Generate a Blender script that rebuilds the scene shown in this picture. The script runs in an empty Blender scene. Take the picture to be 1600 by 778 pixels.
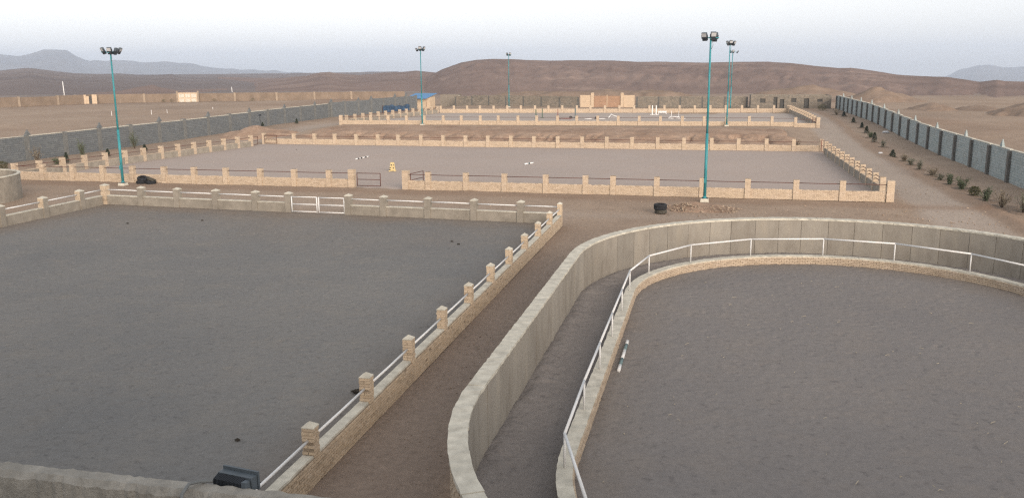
import bpy, math, random
import numpy as np
from mathutils import Matrix, Vector

# ---------------------------------------------------------------- camera, sky, sun, exposure
SC = bpy.context.scene
COL = SC.collection
CAMH = 8.5
PSI, TH, ROLL, FPX = .2242, .2043, -.00623, 1371.0

def cam_axes():
    f = Vector((-math.sin(PSI) * math.cos(TH), math.cos(PSI) * math.cos(TH), -math.sin(TH)))
    r = Vector((math.cos(PSI), math.sin(PSI), 0))
    u = r.cross(f)
    c, s = math.cos(ROLL), math.sin(ROLL)
    return r * c + u * s, u * c - r * s, f

cam_data = bpy.data.cameras.new('camera')
cam = bpy.data.objects.new('camera', cam_data)
COL.objects.link(cam)
_r, _u, _f = cam_axes()
cam.matrix_world = Matrix(((_r.x, _u.x, -_f.x, 0), (_r.y, _u.y, -_f.y, 0), (_r.z, _u.z, -_f.z, CAMH), (0, 0, 0, 1)))
cam_data.sensor_fit = 'HORIZONTAL'
cam_data.sensor_width = 36
cam_data.lens = FPX / 1600 * 36
cam_data.clip_start = .05
cam_data.clip_end = 40000
SC.camera = cam

SUN_EL, SUN_AZ = math.radians(9), math.atan2(.56, -.83)     # azimuth clockwise from +Y
world = bpy.data.worlds.new('World')
SC.world = world
world.use_nodes = True
wn, wl = world.node_tree.nodes, world.node_tree.links
wn.clear()
sky = wn.new('ShaderNodeTexSky')
sky.sky_type = 'NISHITA'
sky.sun_disc = False
sky.sun_elevation = SUN_EL
sky.sun_rotation = SUN_AZ
sky.altitude = 1000
sky.air_density = 1.0
sky.dust_density = 3.0
sky.ozone_density = 1.0
hsv = wn.new('ShaderNodeHueSaturation')
hsv.inputs['Saturation'].default_value = .14
bg = wn.new('ShaderNodeBackground')
bg.inputs['Strength'].default_value = .15
wo = wn.new('ShaderNodeOutputWorld')
wl.new(sky.outputs[0], hsv.inputs['Color'])
gam = wn.new('ShaderNodeGamma')
gam.inputs['Gamma'].default_value = .5
wl.new(hsv.outputs[0], gam.inputs['Color'])
wl.new(gam.outputs[0], bg.inputs['Color'])
wl.new(bg.outputs[0], wo.inputs['Surface'])

sun_data = bpy.data.lights.new('sun', 'SUN')
sun_data.energy = 1.6
sun_data.angle = math.radians(40)
sun_data.color = (1.0, .83, .66)
sun = bpy.data.objects.new('sun', sun_data)
COL.objects.link(sun)
_sd = Vector((math.sin(SUN_AZ) * math.cos(SUN_EL), math.cos(SUN_AZ) * math.cos(SUN_EL), math.sin(SUN_EL)))
sun.rotation_euler = _sd.to_track_quat('Z', 'Y').to_euler()

SC.view_settings.view_transform = 'Standard'
SC.view_settings.look = 'None'
SC.view_settings.gamma = 1
SC.view_settings.use_curve_mapping = False
SC.view_settings.exposure = 1.92
SC.cycles.use_denoising = False
SC.cycles.filter_width = 1.3
SC.cycles.use_adaptive_sampling = False
SC.cycles.sample_clamp_indirect = 4
SC.cycles.max_bounces = 6
SC.cycles.volume_bounces = 3

rnd = random.Random(7)
RNG = np.random.default_rng(11)

# ---------------------------------------------------------------- materials
def nodes(m):
    m.use_nodes = True
    nt = m.node_tree
    return nt, nt.nodes, nt.links, nt.nodes['Principled BSDF']

def ramp(n, stops):
    r = n.new('ShaderNodeValToRGB')
    e = r.color_ramp.elements
    while len(e) > 1:
        e.remove(e[-1])
    for i, (p, c) in enumerate(stops):
        x = e[0] if i == 0 else e.new(p)
        x.position = p
        x.color = (c[0], c[1], c[2], 1)
    return r

def tex(n, l, kind='ShaderNodeTexNoise', scale=1.0, detail=5, rough=.6, stretch=None, coord='Object'):
    tc = n.new('ShaderNodeTexCoord')
    src = tc.outputs[coord]
    if coord == 'World':
        src = n.new('ShaderNodeNewGeometry').outputs['Position']
    t = n.new(kind)
    t.inputs['Scale'].default_value = scale
    if kind == 'ShaderNodeTexNoise':
        t.inputs['Detail'].default_value = detail
        t.inputs['Roughness'].default_value = rough
    if stretch:
        mp = n.new('ShaderNodeMapping')
        mp.inputs['Scale'].default_value = stretch
        l.new(src, mp.inputs['Vector'])
        src = mp.outputs[0]
    l.new(src, t.inputs['Vector'])
    return t

def geo_pos(n):
    return n.new('ShaderNodeNewGeometry').outputs['Position']

def wtex(n, l, kind='ShaderNodeTexNoise', scale=1.0, detail=5, rough=.6, stretch=None):
    src = geo_pos(n)
    t = n.new(kind)
    t.inputs['Scale'].default_value = scale
    if kind == 'ShaderNodeTexNoise':
        t.inputs['Detail'].default_value = detail
        t.inputs['Roughness'].default_value = rough
    if stretch:
        mp = n.new('ShaderNodeMapping')
        mp.inputs['Scale'].default_value = stretch
        l.new(src, mp.inputs['Vector'])
        src = mp.outputs[0]
    l.new(src, t.inputs['Vector'])
    return t

def mix(n, l, fac, a, b, mode='MIX'):
    m = n.new('ShaderNodeMix')
    m.data_type = 'RGBA'
    m.blend_type = mode
    for sock, v in ((m.inputs[0], fac), (m.inputs[6], a), (m.inputs[7], b)):
        if isinstance(v, (int, float)):
            sock.default_value = v
        elif isinstance(v, tuple):
            sock.default_value = (v[0], v[1], v[2], 1)
        else:
            l.new(v, sock)
    return m.outputs[2]

def bump(n, l, b, height, strength=.5, dist=.02):
    bp = n.new('ShaderNodeBump')
    bp.inputs['Strength'].default_value = strength
    bp.inputs['Distance'].default_value = dist
    l.new(height, bp.inputs['Height'])
    l.new(bp.outputs[0], b.inputs['Normal'])
    return bp

def matte(name, col, rough=.9, var=.12, scale=6, bscale=40, bstr=.3, bdist=.01, metal=0):
    m = bpy.data.materials.new(name)
    nt, n, l, b = nodes(m)
    t = wtex(n, l, scale=scale)
    lo = tuple(c * (1 - var) for c in col)
    hi = tuple(min(.95, c * (1 + var)) for c in col)
    r = ramp(n, ((.3, lo), (.7, hi)))
    l.new(t.outputs[0], r.inputs[0])
    l.new(r.outputs[0], b.inputs['Base Color'])
    b.inputs['Roughness'].default_value = rough
    b.inputs['Metallic'].default_value = metal
    b.inputs['Specular IOR Level'].default_value = .25
    if bstr:
        t2 = wtex(n, l, scale=bscale)
        bump(n, l, b, t2.outputs[0], bstr, bdist)
    return m

def islands(name, cols, rough=.92, dirt=(.3, .25, .2), dirt_amt=.35, bscale=60, bstr=.4, bdist=.006):
    """masonry: every brick or block its own tone, weather stains over all"""
    m = bpy.data.materials.new(name)
    nt, n, l, b = nodes(m)
    g = n.new('ShaderNodeNewGeometry')
    oi = n.new('ShaderNodeObjectInfo')
    add = n.new('ShaderNodeMath'); add.operation = 'ADD'
    fr = n.new('ShaderNodeMath'); fr.operation = 'FRACT'
    l.new(g.outputs['Random Per Island'], add.inputs[0])
    l.new(oi.outputs['Random'], add.inputs[1])
    l.new(add.outputs[0], fr.inputs[0])
    k = len(cols)
    r = ramp(n, [((i + .5) / k, c) for i, c in enumerate(cols)])
    l.new(fr.outputs[0], r.inputs[0])
    t = wtex(n, l, scale=.9, detail=6, rough=.65)
    rr = ramp(n, ((.45, (0, 0, 0)), (.75, (dirt_amt,) * 3)))
    l.new(t.outputs[0], rr.inputs[0])
    c = mix(n, l, rr.outputs[0], r.outputs[0], dirt)
    t3 = wtex(n, l, scale=25, detail=4)
    rr2 = ramp(n, ((.3, (.82,) * 3), (.7, (1.1,) * 3)))
    l.new(t3.outputs[0], rr2.inputs[0])
    c = mix(n, l, 1.0, c, rr2.outputs[0], 'MULTIPLY')
    l.new(c, b.inputs['Base Color'])
    b.inputs['Roughness'].default_value = rough
    b.inputs['Specular IOR Level'].default_value = .2
    t2 = wtex(n, l, scale=bscale)
    bump(n, l, b, t2.outputs[0], bstr, bdist)
    return m

M = {}
M['brick'] = islands('buff_brick', [(.501, .405, .305), (.546, .442, .335), (.573, .470, .360), (.523, .419, .315), (.592, .488, .385), (.455, .363, .275)], dirt=(.382, .316, .260), dirt_amt=.35)
M['brick_near'] = islands('weathered_buff_brick', [(.54, .435, .32), (.58, .47, .35), (.61, .495, .37), (.56, .45, .33), (.62, .51, .39), (.46, .37, .275)], dirt=(.42, .345, .275), dirt_amt=.35)
M['mortar'] = matte('mortar', (.30, .245, .19), var=.2, scale=8)
M['block'] = islands('grey_block', [(.332, .387, .394), (.375, .430, .437), (.355, .408, .416), (.408, .452, .460), (.312, .364, .372)], dirt=(.323, .309, .274), dirt_amt=.4)
M['block_mortar'] = matte('block_mortar', (.20, .21, .21), var=.2)
M['stone'] = islands('grey_rough_stone', [(.149, .163, .174), (.165, .178, .188), (.180, .194, .202), (.156, .170, .182), (.142, .155, .167)], dirt=(.168, .168, .165), dirt_amt=.45)
M['back_block'] = islands('brown_grey_block', [(.20, .18, .155), (.235, .21, .18), (.27, .235, .195), (.18, .165, .145)], dirt=(.27, .22, .175), dirt_amt=.5)
M['coping'] = matte('cement_coping', (.550, .521, .448), var=.22, scale=3, bscale=18, bstr=.6, bdist=.02)
M['plaster'] = matte('cement_render', (.280, .252, .214), var=.2, scale=1.7, bscale=22, bstr=.4, bdist=.01)
M['beige'] = matte('beige_render', (.52, .41, .30), var=.08, scale=2)
M['adobe'] = matte('mud_render', (.215, .167, .130), var=.16, scale=.6, bscale=6, bstr=.5, bdist=.05)
M['adobe_edge'] = matte('mud_edge', (.313, .251, .194), var=.15, scale=1)
M['white'] = matte('white_paint', (.74, .74, .74), rough=.5, var=.06, scale=9, bstr=.08)
M['rust'] = matte('dark_red_pipe', (.12, .055, .045), rough=.7, var=.25, scale=9, bstr=.1)
M['teal'] = matte('teal_paint', (.045, .235, .27), rough=.5, var=.22, scale=2.2, bstr=.05)
M['dark'] = matte('dark_casting', (.028, .033, .042), rough=.5, var=.2, scale=20, bstr=.1)
M['casing'] = matte('slate_casing', (.085, .105, .125), rough=.5, var=.15, scale=20, bstr=.1)
M['lens'] = matte('lamp_glass', (.413, .420, .435), rough=.15, var=.08, scale=20, bstr=0)
M['rubber'] = matte('tyre_rubber', (.028, .029, .033), rough=.85, var=.3, scale=12, bscale=80)
M['rubber_dusty'] = matte('dusty_rubber', (.085, .08, .068), rough=.9, var=.35, scale=9, bscale=80)
M['blue_roof'] = matte('blue_sheet', (.07, .21, .42), rough=.45, var=.1, scale=2, bstr=.05)
M['tarp'] = matte('blue_tarp', (.045, .085, .15), rough=.6, var=.35, scale=1.5, bscale=6, bstr=.5, bdist=.05)
M['gate_brown'] = matte('brown_sheet', (.342, .220, .150), rough=.7, var=.12, scale=1.5)
M['yellow'] = matte('yellow_plastic', (.560, .440, .221), rough=.55, var=.12, scale=8, bstr=.05)
M['slate_paint'] = matte('slate_green_paint', (.12, .155, .16), rough=.6, var=.15, scale=10, bstr=.1)
M['teal_grey'] = matte('teal_grey_paint', (.15, .215, .225), rough=.6, var=.15, scale=10, bstr=.1)
M['black_paint'] = matte('black_paint', (.035, .035, .035), rough=.6, var=.15, scale=10, bstr=.1)
M['red_paint'] = matte('red_paint', (.2, .06, .05), rough=.6, var=.15, scale=10, bstr=.1)
M['green_paint'] = matte('green_paint', (.05, .11, .07), rough=.6, var=.15, scale=10, bstr=.1)
M['shadow_room'] = matte('dark_room_shade', (.085, .083, .08), var=.2)  # flat dark colour painted in for the shade of rooms behind openings
M['cable'] = matte('grey_cable', (.17, .18, .185), rough=.6, bstr=.05)
M['dung'] = matte('dry_dung', (.045, .038, .03), var=.3, scale=30)
M['straw'] = matte('straw', (.5, .44, .33), var=.15, scale=30, bstr=0)
M['bark'] = matte('bark', (.11, .085, .065), var=.25, scale=20)
M['rubble'] = islands('rubble_brick', [(.33, .26, .20), (.38, .30, .23), (.42, .335, .26), (.30, .235, .18), (.28, .21, .16)], dirt=(.30, .235, .18), dirt_amt=.6)
M['rubble_pale'] = islands('rubble_pale', [(.46, .37, .28), (.52, .43, .33), (.57, .47, .37), (.40, .32, .24)], dirt=(.36, .28, .21), dirt_amt=.4)
M['basin'] = matte('damp_soil', (.20, .15, .115), var=.25, scale=5, bscale=20, bstr=.6, bdist=.03)
M['bag'] = matte('white_bag', (.62, .62, .63), rough=.5, bstr=.1)

def leaf_mat(name, a, b_):
    m = bpy.data.materials.new(name)
    nt, n, l, b = nodes(m)
    g = n.new('ShaderNodeNewGeometry')
    r = ramp(n, ((.1, a), (.9, b_)))
    l.new(g.outputs['Random Per Island'], r.inputs[0])
    l.new(r.outputs[0], b.inputs['Base Color'])
    b.inputs['Roughness'].default_value = .75
    return m

M['leaf_dark'] = leaf_mat('dark_needles', (.022, .032, .022), (.05, .065, .04))
M['leaf_green'] = leaf_mat('green_leaves', (.06, .08, .045), (.12, .145, .085))
M['leaf_grey'] = leaf_mat('grey_green_leaves', (.12, .125, .09), (.2, .2, .15))
M['leaf_dry'] = leaf_mat('dry_twigs', (.17, .14, .095), (.25, .21, .15))
M['leaf_olive'] = leaf_mat('olive_leaves', (.055, .055, .022), (.10, .095, .04))

def sand_mat(name, lo, hi, patch, patch_amt=.5, scale=.12, bstr=.6):
    m = bpy.data.materials.new(name)
    nt, n, l, b = nodes(m)
    t = wtex(n, l, scale=scale, detail=6, rough=.55)
    r = ramp(n, ((.3, lo), (.7, hi)))
    l.new(t.outputs[0], r.inputs[0])
    t2 = wtex(n, l, scale=scale * 4.3, detail=7, rough=.65)
    r2 = ramp(n, ((.48, (0, 0, 0)), (.72, (patch_amt,) * 3)))
    l.new(t2.outputs[0], r2.inputs[0])
    c = mix(n, l, r2.outputs[0], r.outputs[0], patch)
    ad = n.new('ShaderNodeAttribute'); ad.attribute_name = 'dust'
    c = mix(n, l, ad.outputs['Fac'], c, (.225, .19, .162))
    ts = wtex(n, l, scale=4.5, detail=5, rough=.6)
    rs = ramp(n, ((.58, (1, 1, 1)), (.68, (.74, .74, .75))))   # damp sand turned up by hooves
    l.new(ts.outputs[0], rs.inputs[0])
    c = mix(n, l, 1.0, c, rs.outputs[0], 'MULTIPLY')
    t3 = wtex(n, l, scale=9, detail=8, rough=.75)
    r3 = ramp(n, ((.32, (.86,) * 3), (.5, (1,) * 3), (.7, (1.12,) * 3)))
    l.new(t3.outputs[0], r3.inputs[0])
    c = mix(n, l, 1.0, c, r3.outputs[0], 'MULTIPLY')
    l.new(c, b.inputs['Base Color'])
    b.inputs['Roughness'].default_value = .95
    b.inputs['Specular IOR Level'].default_value = .1
    t4 = wtex(n, l, scale=14, detail=9, rough=.75)
    bump(n, l, b, t4.outputs[0], bstr, .05)
    return m

M['sand_paddock'] = sand_mat('paddock_sand', (.179, .179, .181), (.227, .219, .211), (.250, .231, .209))
M['sand_pen'] = sand_mat('pen_sand', (.212, .198, .195), (.250, .229, .218), (.264, .232, .208))
M['sand_lane'] = sand_mat('lane_sand', (.216, .197, .189), (.263, .237, .222), (.175, .162, .160))
M['sand_arena'] = sand_mat('arena_sand', (.387, .327, .295), (.434, .365, .326), (.411, .330, .283), scale=.05, bstr=.4)
M['sand_far'] = sand_mat('far_arena_sand', (.394, .342, .308), (.438, .382, .343), (.425, .354, .301), scale=.05, bstr=.3)

def ground_mat():
    m = bpy.data.materials.new('desert_ground')
    nt, n, l, b = nodes(m)
    at = n.new('ShaderNodeAttribute'); at.attribute_name = 'mask'
    sp = n.new('ShaderNodeSeparateColor')
    l.new(at.outputs['Color'], sp.inputs[0])
    t = wtex(n, l, scale=.05, detail=8, rough=.62)
    r = ramp(n, ((.3, (.294, .222, .172)), (.5, (.356, .270, .207)), (.7, (.406, .318, .247))))
    l.new(t.outputs[0], r.inputs[0])
    t2 = wtex(n, l, scale=.5, detail=8, rough=.7)
    r2 = ramp(n, ((.45, (0, 0, 0)), (.75, (.55,) * 3)))
    l.new(t2.outputs[0], r2.inputs[0])
    c = mix(n, l, r2.outputs[0], r.outputs[0], (.225, .165, .125))
    # road
    tr = wtex(n, l, scale=.25, detail=6, rough=.6, stretch=(1, .35, 1))
    rr = ramp(n, ((.3, (.356, .294, .247)), (.7, (.419, .348, .293))))
    l.new(tr.outputs[0], rr.inputs[0])
    c = mix(n, l, sp.outputs[0], c, rr.outputs[0])
    # reddish spoil
    c = mix(n, l, sp.outputs[1], c, (.27, .178, .125))
    # grey stony plain, also the shade painted on the alley
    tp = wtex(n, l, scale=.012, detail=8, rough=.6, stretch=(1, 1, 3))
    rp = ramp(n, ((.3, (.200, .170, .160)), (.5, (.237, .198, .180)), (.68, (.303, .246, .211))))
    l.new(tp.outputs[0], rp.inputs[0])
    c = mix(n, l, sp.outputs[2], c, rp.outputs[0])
    t3 = wtex(n, l, scale=5, detail=9, rough=.75)
    r3 = ramp(n, ((.3, (.76,) * 3), (.5, (1,) * 3), (.7, (1.18,) * 3)))
    l.new(t3.outputs[0], r3.inputs[0])
    c = mix(n, l, 1.0, c, r3.outputs[0], 'MULTIPLY')
    l.new(c, b.inputs['Base Color'])
    b.inputs['Roughness'].default_value = .95
    b.inputs['Specular IOR Level'].default_value = .1
    t4 = wtex(n, l, scale=6, detail=10, rough=.75)
    bump(n, l, b, t4.outputs[0], .6, .1)
    return m

def hill_mat(name, a, b_, c_, pale, sc=.02):
    m = bpy.data.materials.new(name)
    nt, n, l, b = nodes(m)
    t = wtex(n, l, scale=sc, detail=9, rough=.62, stretch=(1, 1, 4))
    r = ramp(n, ((.32, a), (.5, b_), (.66, c_)))
    l.new(t.outputs[0], r.inputs[0])
    t2 = wtex(n, l, scale=sc * 1.3, detail=9, rough=.7, stretch=(1, 1, 8))
    r2 = ramp(n, ((.58, (0, 0, 0)), (.66, (.7,) * 3)))
    l.new(t2.outputs[0], r2.inputs[0])
    c = mix(n, l, r2.outputs[0], r.outputs[0], pale)
    l.new(c, b.inputs['Base Color'])
    b.inputs['Roughness'].default_value = .95
    b.inputs['Specular IOR Level'].default_value = .1
    t4 = wtex(n, l, scale=sc * 25, detail=8, rough=.7)
    bump(n, l, b, t4.outputs[0], .6, .5)
    return m

M['ground'] = ground_mat()
M['hill'] = hill_mat('stony_hill', (.189, .138, .121), (.231, .168, .146), (.270, .199, .171), (.379, .281, .231))
M['hill_far'] = hill_mat('dark_hill', (.155, .128, .127), (.185, .153, .146), (.232, .188, .173), (.257, .211, .190), .008)
M['mountain'] = hill_mat('mountain_rock', (.12, .11, .105), (.15, .135, .125), (.18, .16, .145), (.2, .18, .16), .002)
M['bank'] = sand_mat('bank_earth', (.272, .182, .132), (.408, .292, .218), (.477, .354, .270), .7, scale=.22, bstr=1.0)
M['spoil'] = sand_mat('spoil_earth', (.228, .165, .125), (.285, .215, .170), (.323, .260, .212), scale=.3, bstr=.9)

def concrete_wall_mat():
    m = bpy.data.materials.new('stained_concrete')
    nt, n, l, b = nodes(m)
    oi = n.new('ShaderNodeObjectInfo')
    r0 = ramp(n, ((0, (.253, .234, .207)), (.35, (.288, .264, .231)), (.7, (.312, .289, .255)), (1, (.270, .246, .213))))
    l.new(oi.outputs['Random'], r0.inputs[0])
    t = wtex(n, l, scale=2.2, detail=8, rough=.62, stretch=(1, 1, .35))
    r = ramp(n, ((.28, (.80, .78, .76)), (.5, (.99, .99, .99)), (.72, (1.10, 1.08, 1.04))))
    l.new(t.outputs[0], r.inputs[0])
    c = mix(n, l, 1.0, r0.outputs[0], r.outputs[0], 'MULTIPLY')
    t2 = wtex(n, l, scale=.8, detail=8, rough=.7)
    r2 = ramp(n, ((.52, (0, 0, 0)), (.74, (.35,) * 3)))
    l.new(t2.outputs[0], r2.inputs[0])
    c = mix(n, l, r2.outputs[0], c, (.20, .165, .135))
    l.new(c, b.inputs['Base Color'])
    b.inputs['Roughness'].default_value = .9
    b.inputs['Specular IOR Level'].default_value = .2
    t4 = wtex(n, l, scale=30, detail=6)
    bump(n, l, b, t4.outputs[0], .3, .015)
    return m

M['concrete'] = concrete_wall_mat()

# ---------------------------------------------------------------- mesh helpers
class MB:
    def __init__(s):
        s.v, s.f = [], []

    def quadbox(s, p):                       # p: 8 corners, bottom 4 ccw then top 4
        k = len(s.v)
        s.v += [tuple(q) for q in p]
        s.f += [(k, k + 3, k + 2, k + 1), (k + 4, k + 5, k + 6, k + 7), (k, k + 1, k + 5, k + 4), (k + 1, k + 2, k + 6, k + 5), (k + 2, k + 3, k + 7, k + 6), (k + 3, k, k + 4, k + 7)]

    def box(s, x0, x1, y0, y1, z0, z1, fr=None, taper=0, jit=0):
        t = taper
        P = [(x0, y0, z0), (x1, y0, z0), (x1, y1, z0), (x0, y1, z0), (x0 + t, y0 + t, z1), (x1 - t, y0 + t, z1), (x1 - t, y1 - t, z1), (x0 + t, y1 - t, z1)]
        if jit:
            P = [(a + rnd.uniform(-jit, jit), b + rnd.uniform(-jit, jit), c + rnd.uniform(-jit, jit)) for a, b, c in P]
        s.quadbox([fr(*q) for q in P] if fr else P)

    def tube(s, pts, r, n=8, r2=None, caps=True):
        pts = [Vector(p) for p in pts]
        m = len(pts)
        k = len(s.v)
        for i, p in enumerate(pts):
            if i == 0: d = pts[1] - pts[0]
            elif i == m - 1: d = pts[-1] - pts[-2]
            else: d = (pts[i + 1] - pts[i]).normalized() + (pts[i] - pts[i - 1]).normalized()
            d.normalize()
            a = Vector((0, 0, 1)) if abs(d.z) < .9 else Vector((1, 0, 0))
            e = d.cross(a).normalized()
            g = e.cross(d).normalized()
            rr = r if r2 is None else r + (r2 - r) * i / (m - 1)
            for j in range(n):
                an = 2 * math.pi * j / n
                q = p + e * math.cos(an) * rr + g * math.sin(an) * rr
                s.v.append(tuple(q))
        for i in range(m - 1):
            for j in range(n):
                a, b = k + i * n + j, k + i * n + (j + 1) % n
                s.f.append((a, b, b + n, a + n))
        if caps:
            s.f.append(tuple(k + j for j in range(n))[::-1])
            s.f.append(tuple(k + (m - 1) * n + j for j in range(n)))

    def lathe(s, prof, n=24, fr=None, closed=False):
        k = len(s.v)
        m = len(prof)
        for j in range(n):
            a = 2 * math.pi * j / n
            for r, z in prof:
                q = (r * math.cos(a), r * math.sin(a), z)
                s.v.append(tuple(fr(*q)) if fr else q)
        for j in range(n):
            for i in range(m if closed else m - 1):
                a, b = k + j * m + i, k + j * m + (i + 1) % m
                c, d = k + ((j + 1) % n) * m + (i + 1) % m, k + ((j + 1) % n) * m + i
                s.f.append((a, d, c, b))

    def pyramid(s, x0, x1, y0, y1, z0, z1, zt, fr=None):
        k = len(s.v)
        P = [(x0, y0, z0), (x1, y0, z0), (x1, y1, z0), (x0, y1, z0), (x0, y0, z1), (x1, y0, z1), (x1, y1, z1), (x0, y1, z1), ((x0 + x1) / 2, (y0 + y1) / 2, zt)]
        s.v += [tuple(fr(*q)) if fr else q for q in P]
        s.f += [(k, k + 3, k + 2, k + 1), (k, k + 1, k + 5, k + 4), (k + 1, k + 2, k + 6, k + 5), (k + 2, k + 3, k + 7, k + 6), (k + 3, k, k + 4, k + 7), (k + 4, k + 5, k + 8), (k + 5, k + 6, k + 8), (k + 6, k + 7, k + 8), (k + 7, k + 4, k + 8)]

    def mesh(s, name, mat, smooth=False):
        me = bpy.data.meshes.new(name)
        me.from_pydata(s.v, [], s.f)
        me.materials.append(mat)
        if smooth:
            me.polygons.foreach_set('use_smooth', [True] * len(me.polygons))
        me.update()
        return me

    def build(s, name, mat, parent=None, smooth=False, origin=None):
        o = bpy.data.objects.new(name, s.mesh(name, mat, smooth))
        COL.objects.link(o)
        if parent is not None:
            o.parent = parent
            if origin is not None: pass
        return o

def tag(o, label=None, cat=None, group=None, kind=None):
    if label: o['label'] = label
    if cat: o['category'] = cat
    if group: o['group'] = group
    if kind: o['kind'] = kind
    return o

def empty(name, loc=(0, 0, 0), rz=0, label=None, cat=None, group=None):
    o = bpy.data.objects.new(name, None)
    COL.objects.link(o)
    o.location = loc
    o.rotation_euler = (0, 0, rz)
    o.empty_display_size = .1
    return tag(o, label, cat, group)

def place(name, me, parent, loc=(0, 0, 0), rz=0):
    o = bpy.data.objects.new(name, me)
    COL.objects.link(o)
    o.parent = parent
    o.location = loc
    o.rotation_euler = (0, 0, rz)
    return o

def copy_tree(src, parent=None):
    c = src.copy()
    COL.objects.link(c)
    if parent is not None:
        c.parent = parent
    for ch in list(src.children):
        copy_tree(ch, c)
    return c

def frame(ox, oy, oz, dx, dy):
    L = math.hypot(dx, dy)
    ux, uy = dx / L, dy / L
    return lambda x, y, z: (ox + ux * x - uy * y, oy + uy * x + ux * y, oz + z)

def sstep(a, b, x):
    t = np.clip((x - a) / (b - a), 0, 1)
    return t * t * (3 - 2 * t)

def fnoise(nx, ny, sp, l0, l1, seed):
    """band limited noise on a grid of spacing sp (m), wavelengths l0..l1, unit deviation"""
    g = np.random.default_rng(seed)
    w = g.standard_normal((nx, ny))
    F = np.fft.fft2(w)
    kx = np.fft.fftfreq(nx, sp)[:, None]
    ky = np.fft.fftfreq(ny, sp)[None, :]
    k = np.hypot(kx, ky)
    band = np.exp(-(k * l0) ** 2 * 1.2) * (1 - np.exp(-(k * l1) ** 2 * 1.2))
    o = np.real(np.fft.ifft2(F * band))
    return o / (o.std() + 1e-9)

_NG = {}
def wnoise(X, Y, size, seed):
    """smooth world noise: value lattice with cubic blend, cell = size metres"""
    if seed not in _NG:
        _NG[seed] = np.random.default_rng(seed).uniform(-1, 1, (256, 256))
    T = _NG[seed]
    a, b = np.asarray(X) / size + 1000.3, np.asarray(Y) / size + 1000.7
    i, j = np.floor(a).astype(int), np.floor(b).astype(int)
    u, v = a - i, b - j
    u, v = u * u * (3 - 2 * u), v * v * (3 - 2 * v)
    i0, i1, j0, j1 = i % 256, (i + 1) % 256, j % 256, (j + 1) % 256
    return (T[i0, j0] * (1 - u) + T[i1, j0] * u) * (1 - v) + (T[i0, j1] * (1 - u) + T[i1, j1] * u) * v

def fbm(X, Y, size, seed, octv=5, gain=.5):
    o, a, t = 0, 1, 0
    for k in range(octv):
        o = o + a * wnoise(X, Y, size / 2 ** k, seed + k)
        t += a
        a *= gain
    return o / t

# ---------------------------------------------------------------- terrain
TER = .8                                               # height of the upper terrace
def zt(X, Y):
    X, Y = np.asarray(X, float), np.asarray(Y, float)
    mid = sstep(95.5, 110, Y)
    right = sstep(88, 135, Y)
    left = sstep(92, 124, Y)
    wr, wlft = sstep(7, 13, X), 1 - sstep(-56, -49, X)
    wm = 1 - np.maximum(wr, wlft)
    z = TER * (mid * wm + right * wr) + .3 * left * wlft
    D = np.hypot(X, Y)
    fall = np.where(D > 330, -(D - 330) * .0215, 0)
    return z * (1 - sstep(230, 330, D)) + fall

def ztf(x, y):
    return float(zt(x, y))

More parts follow.
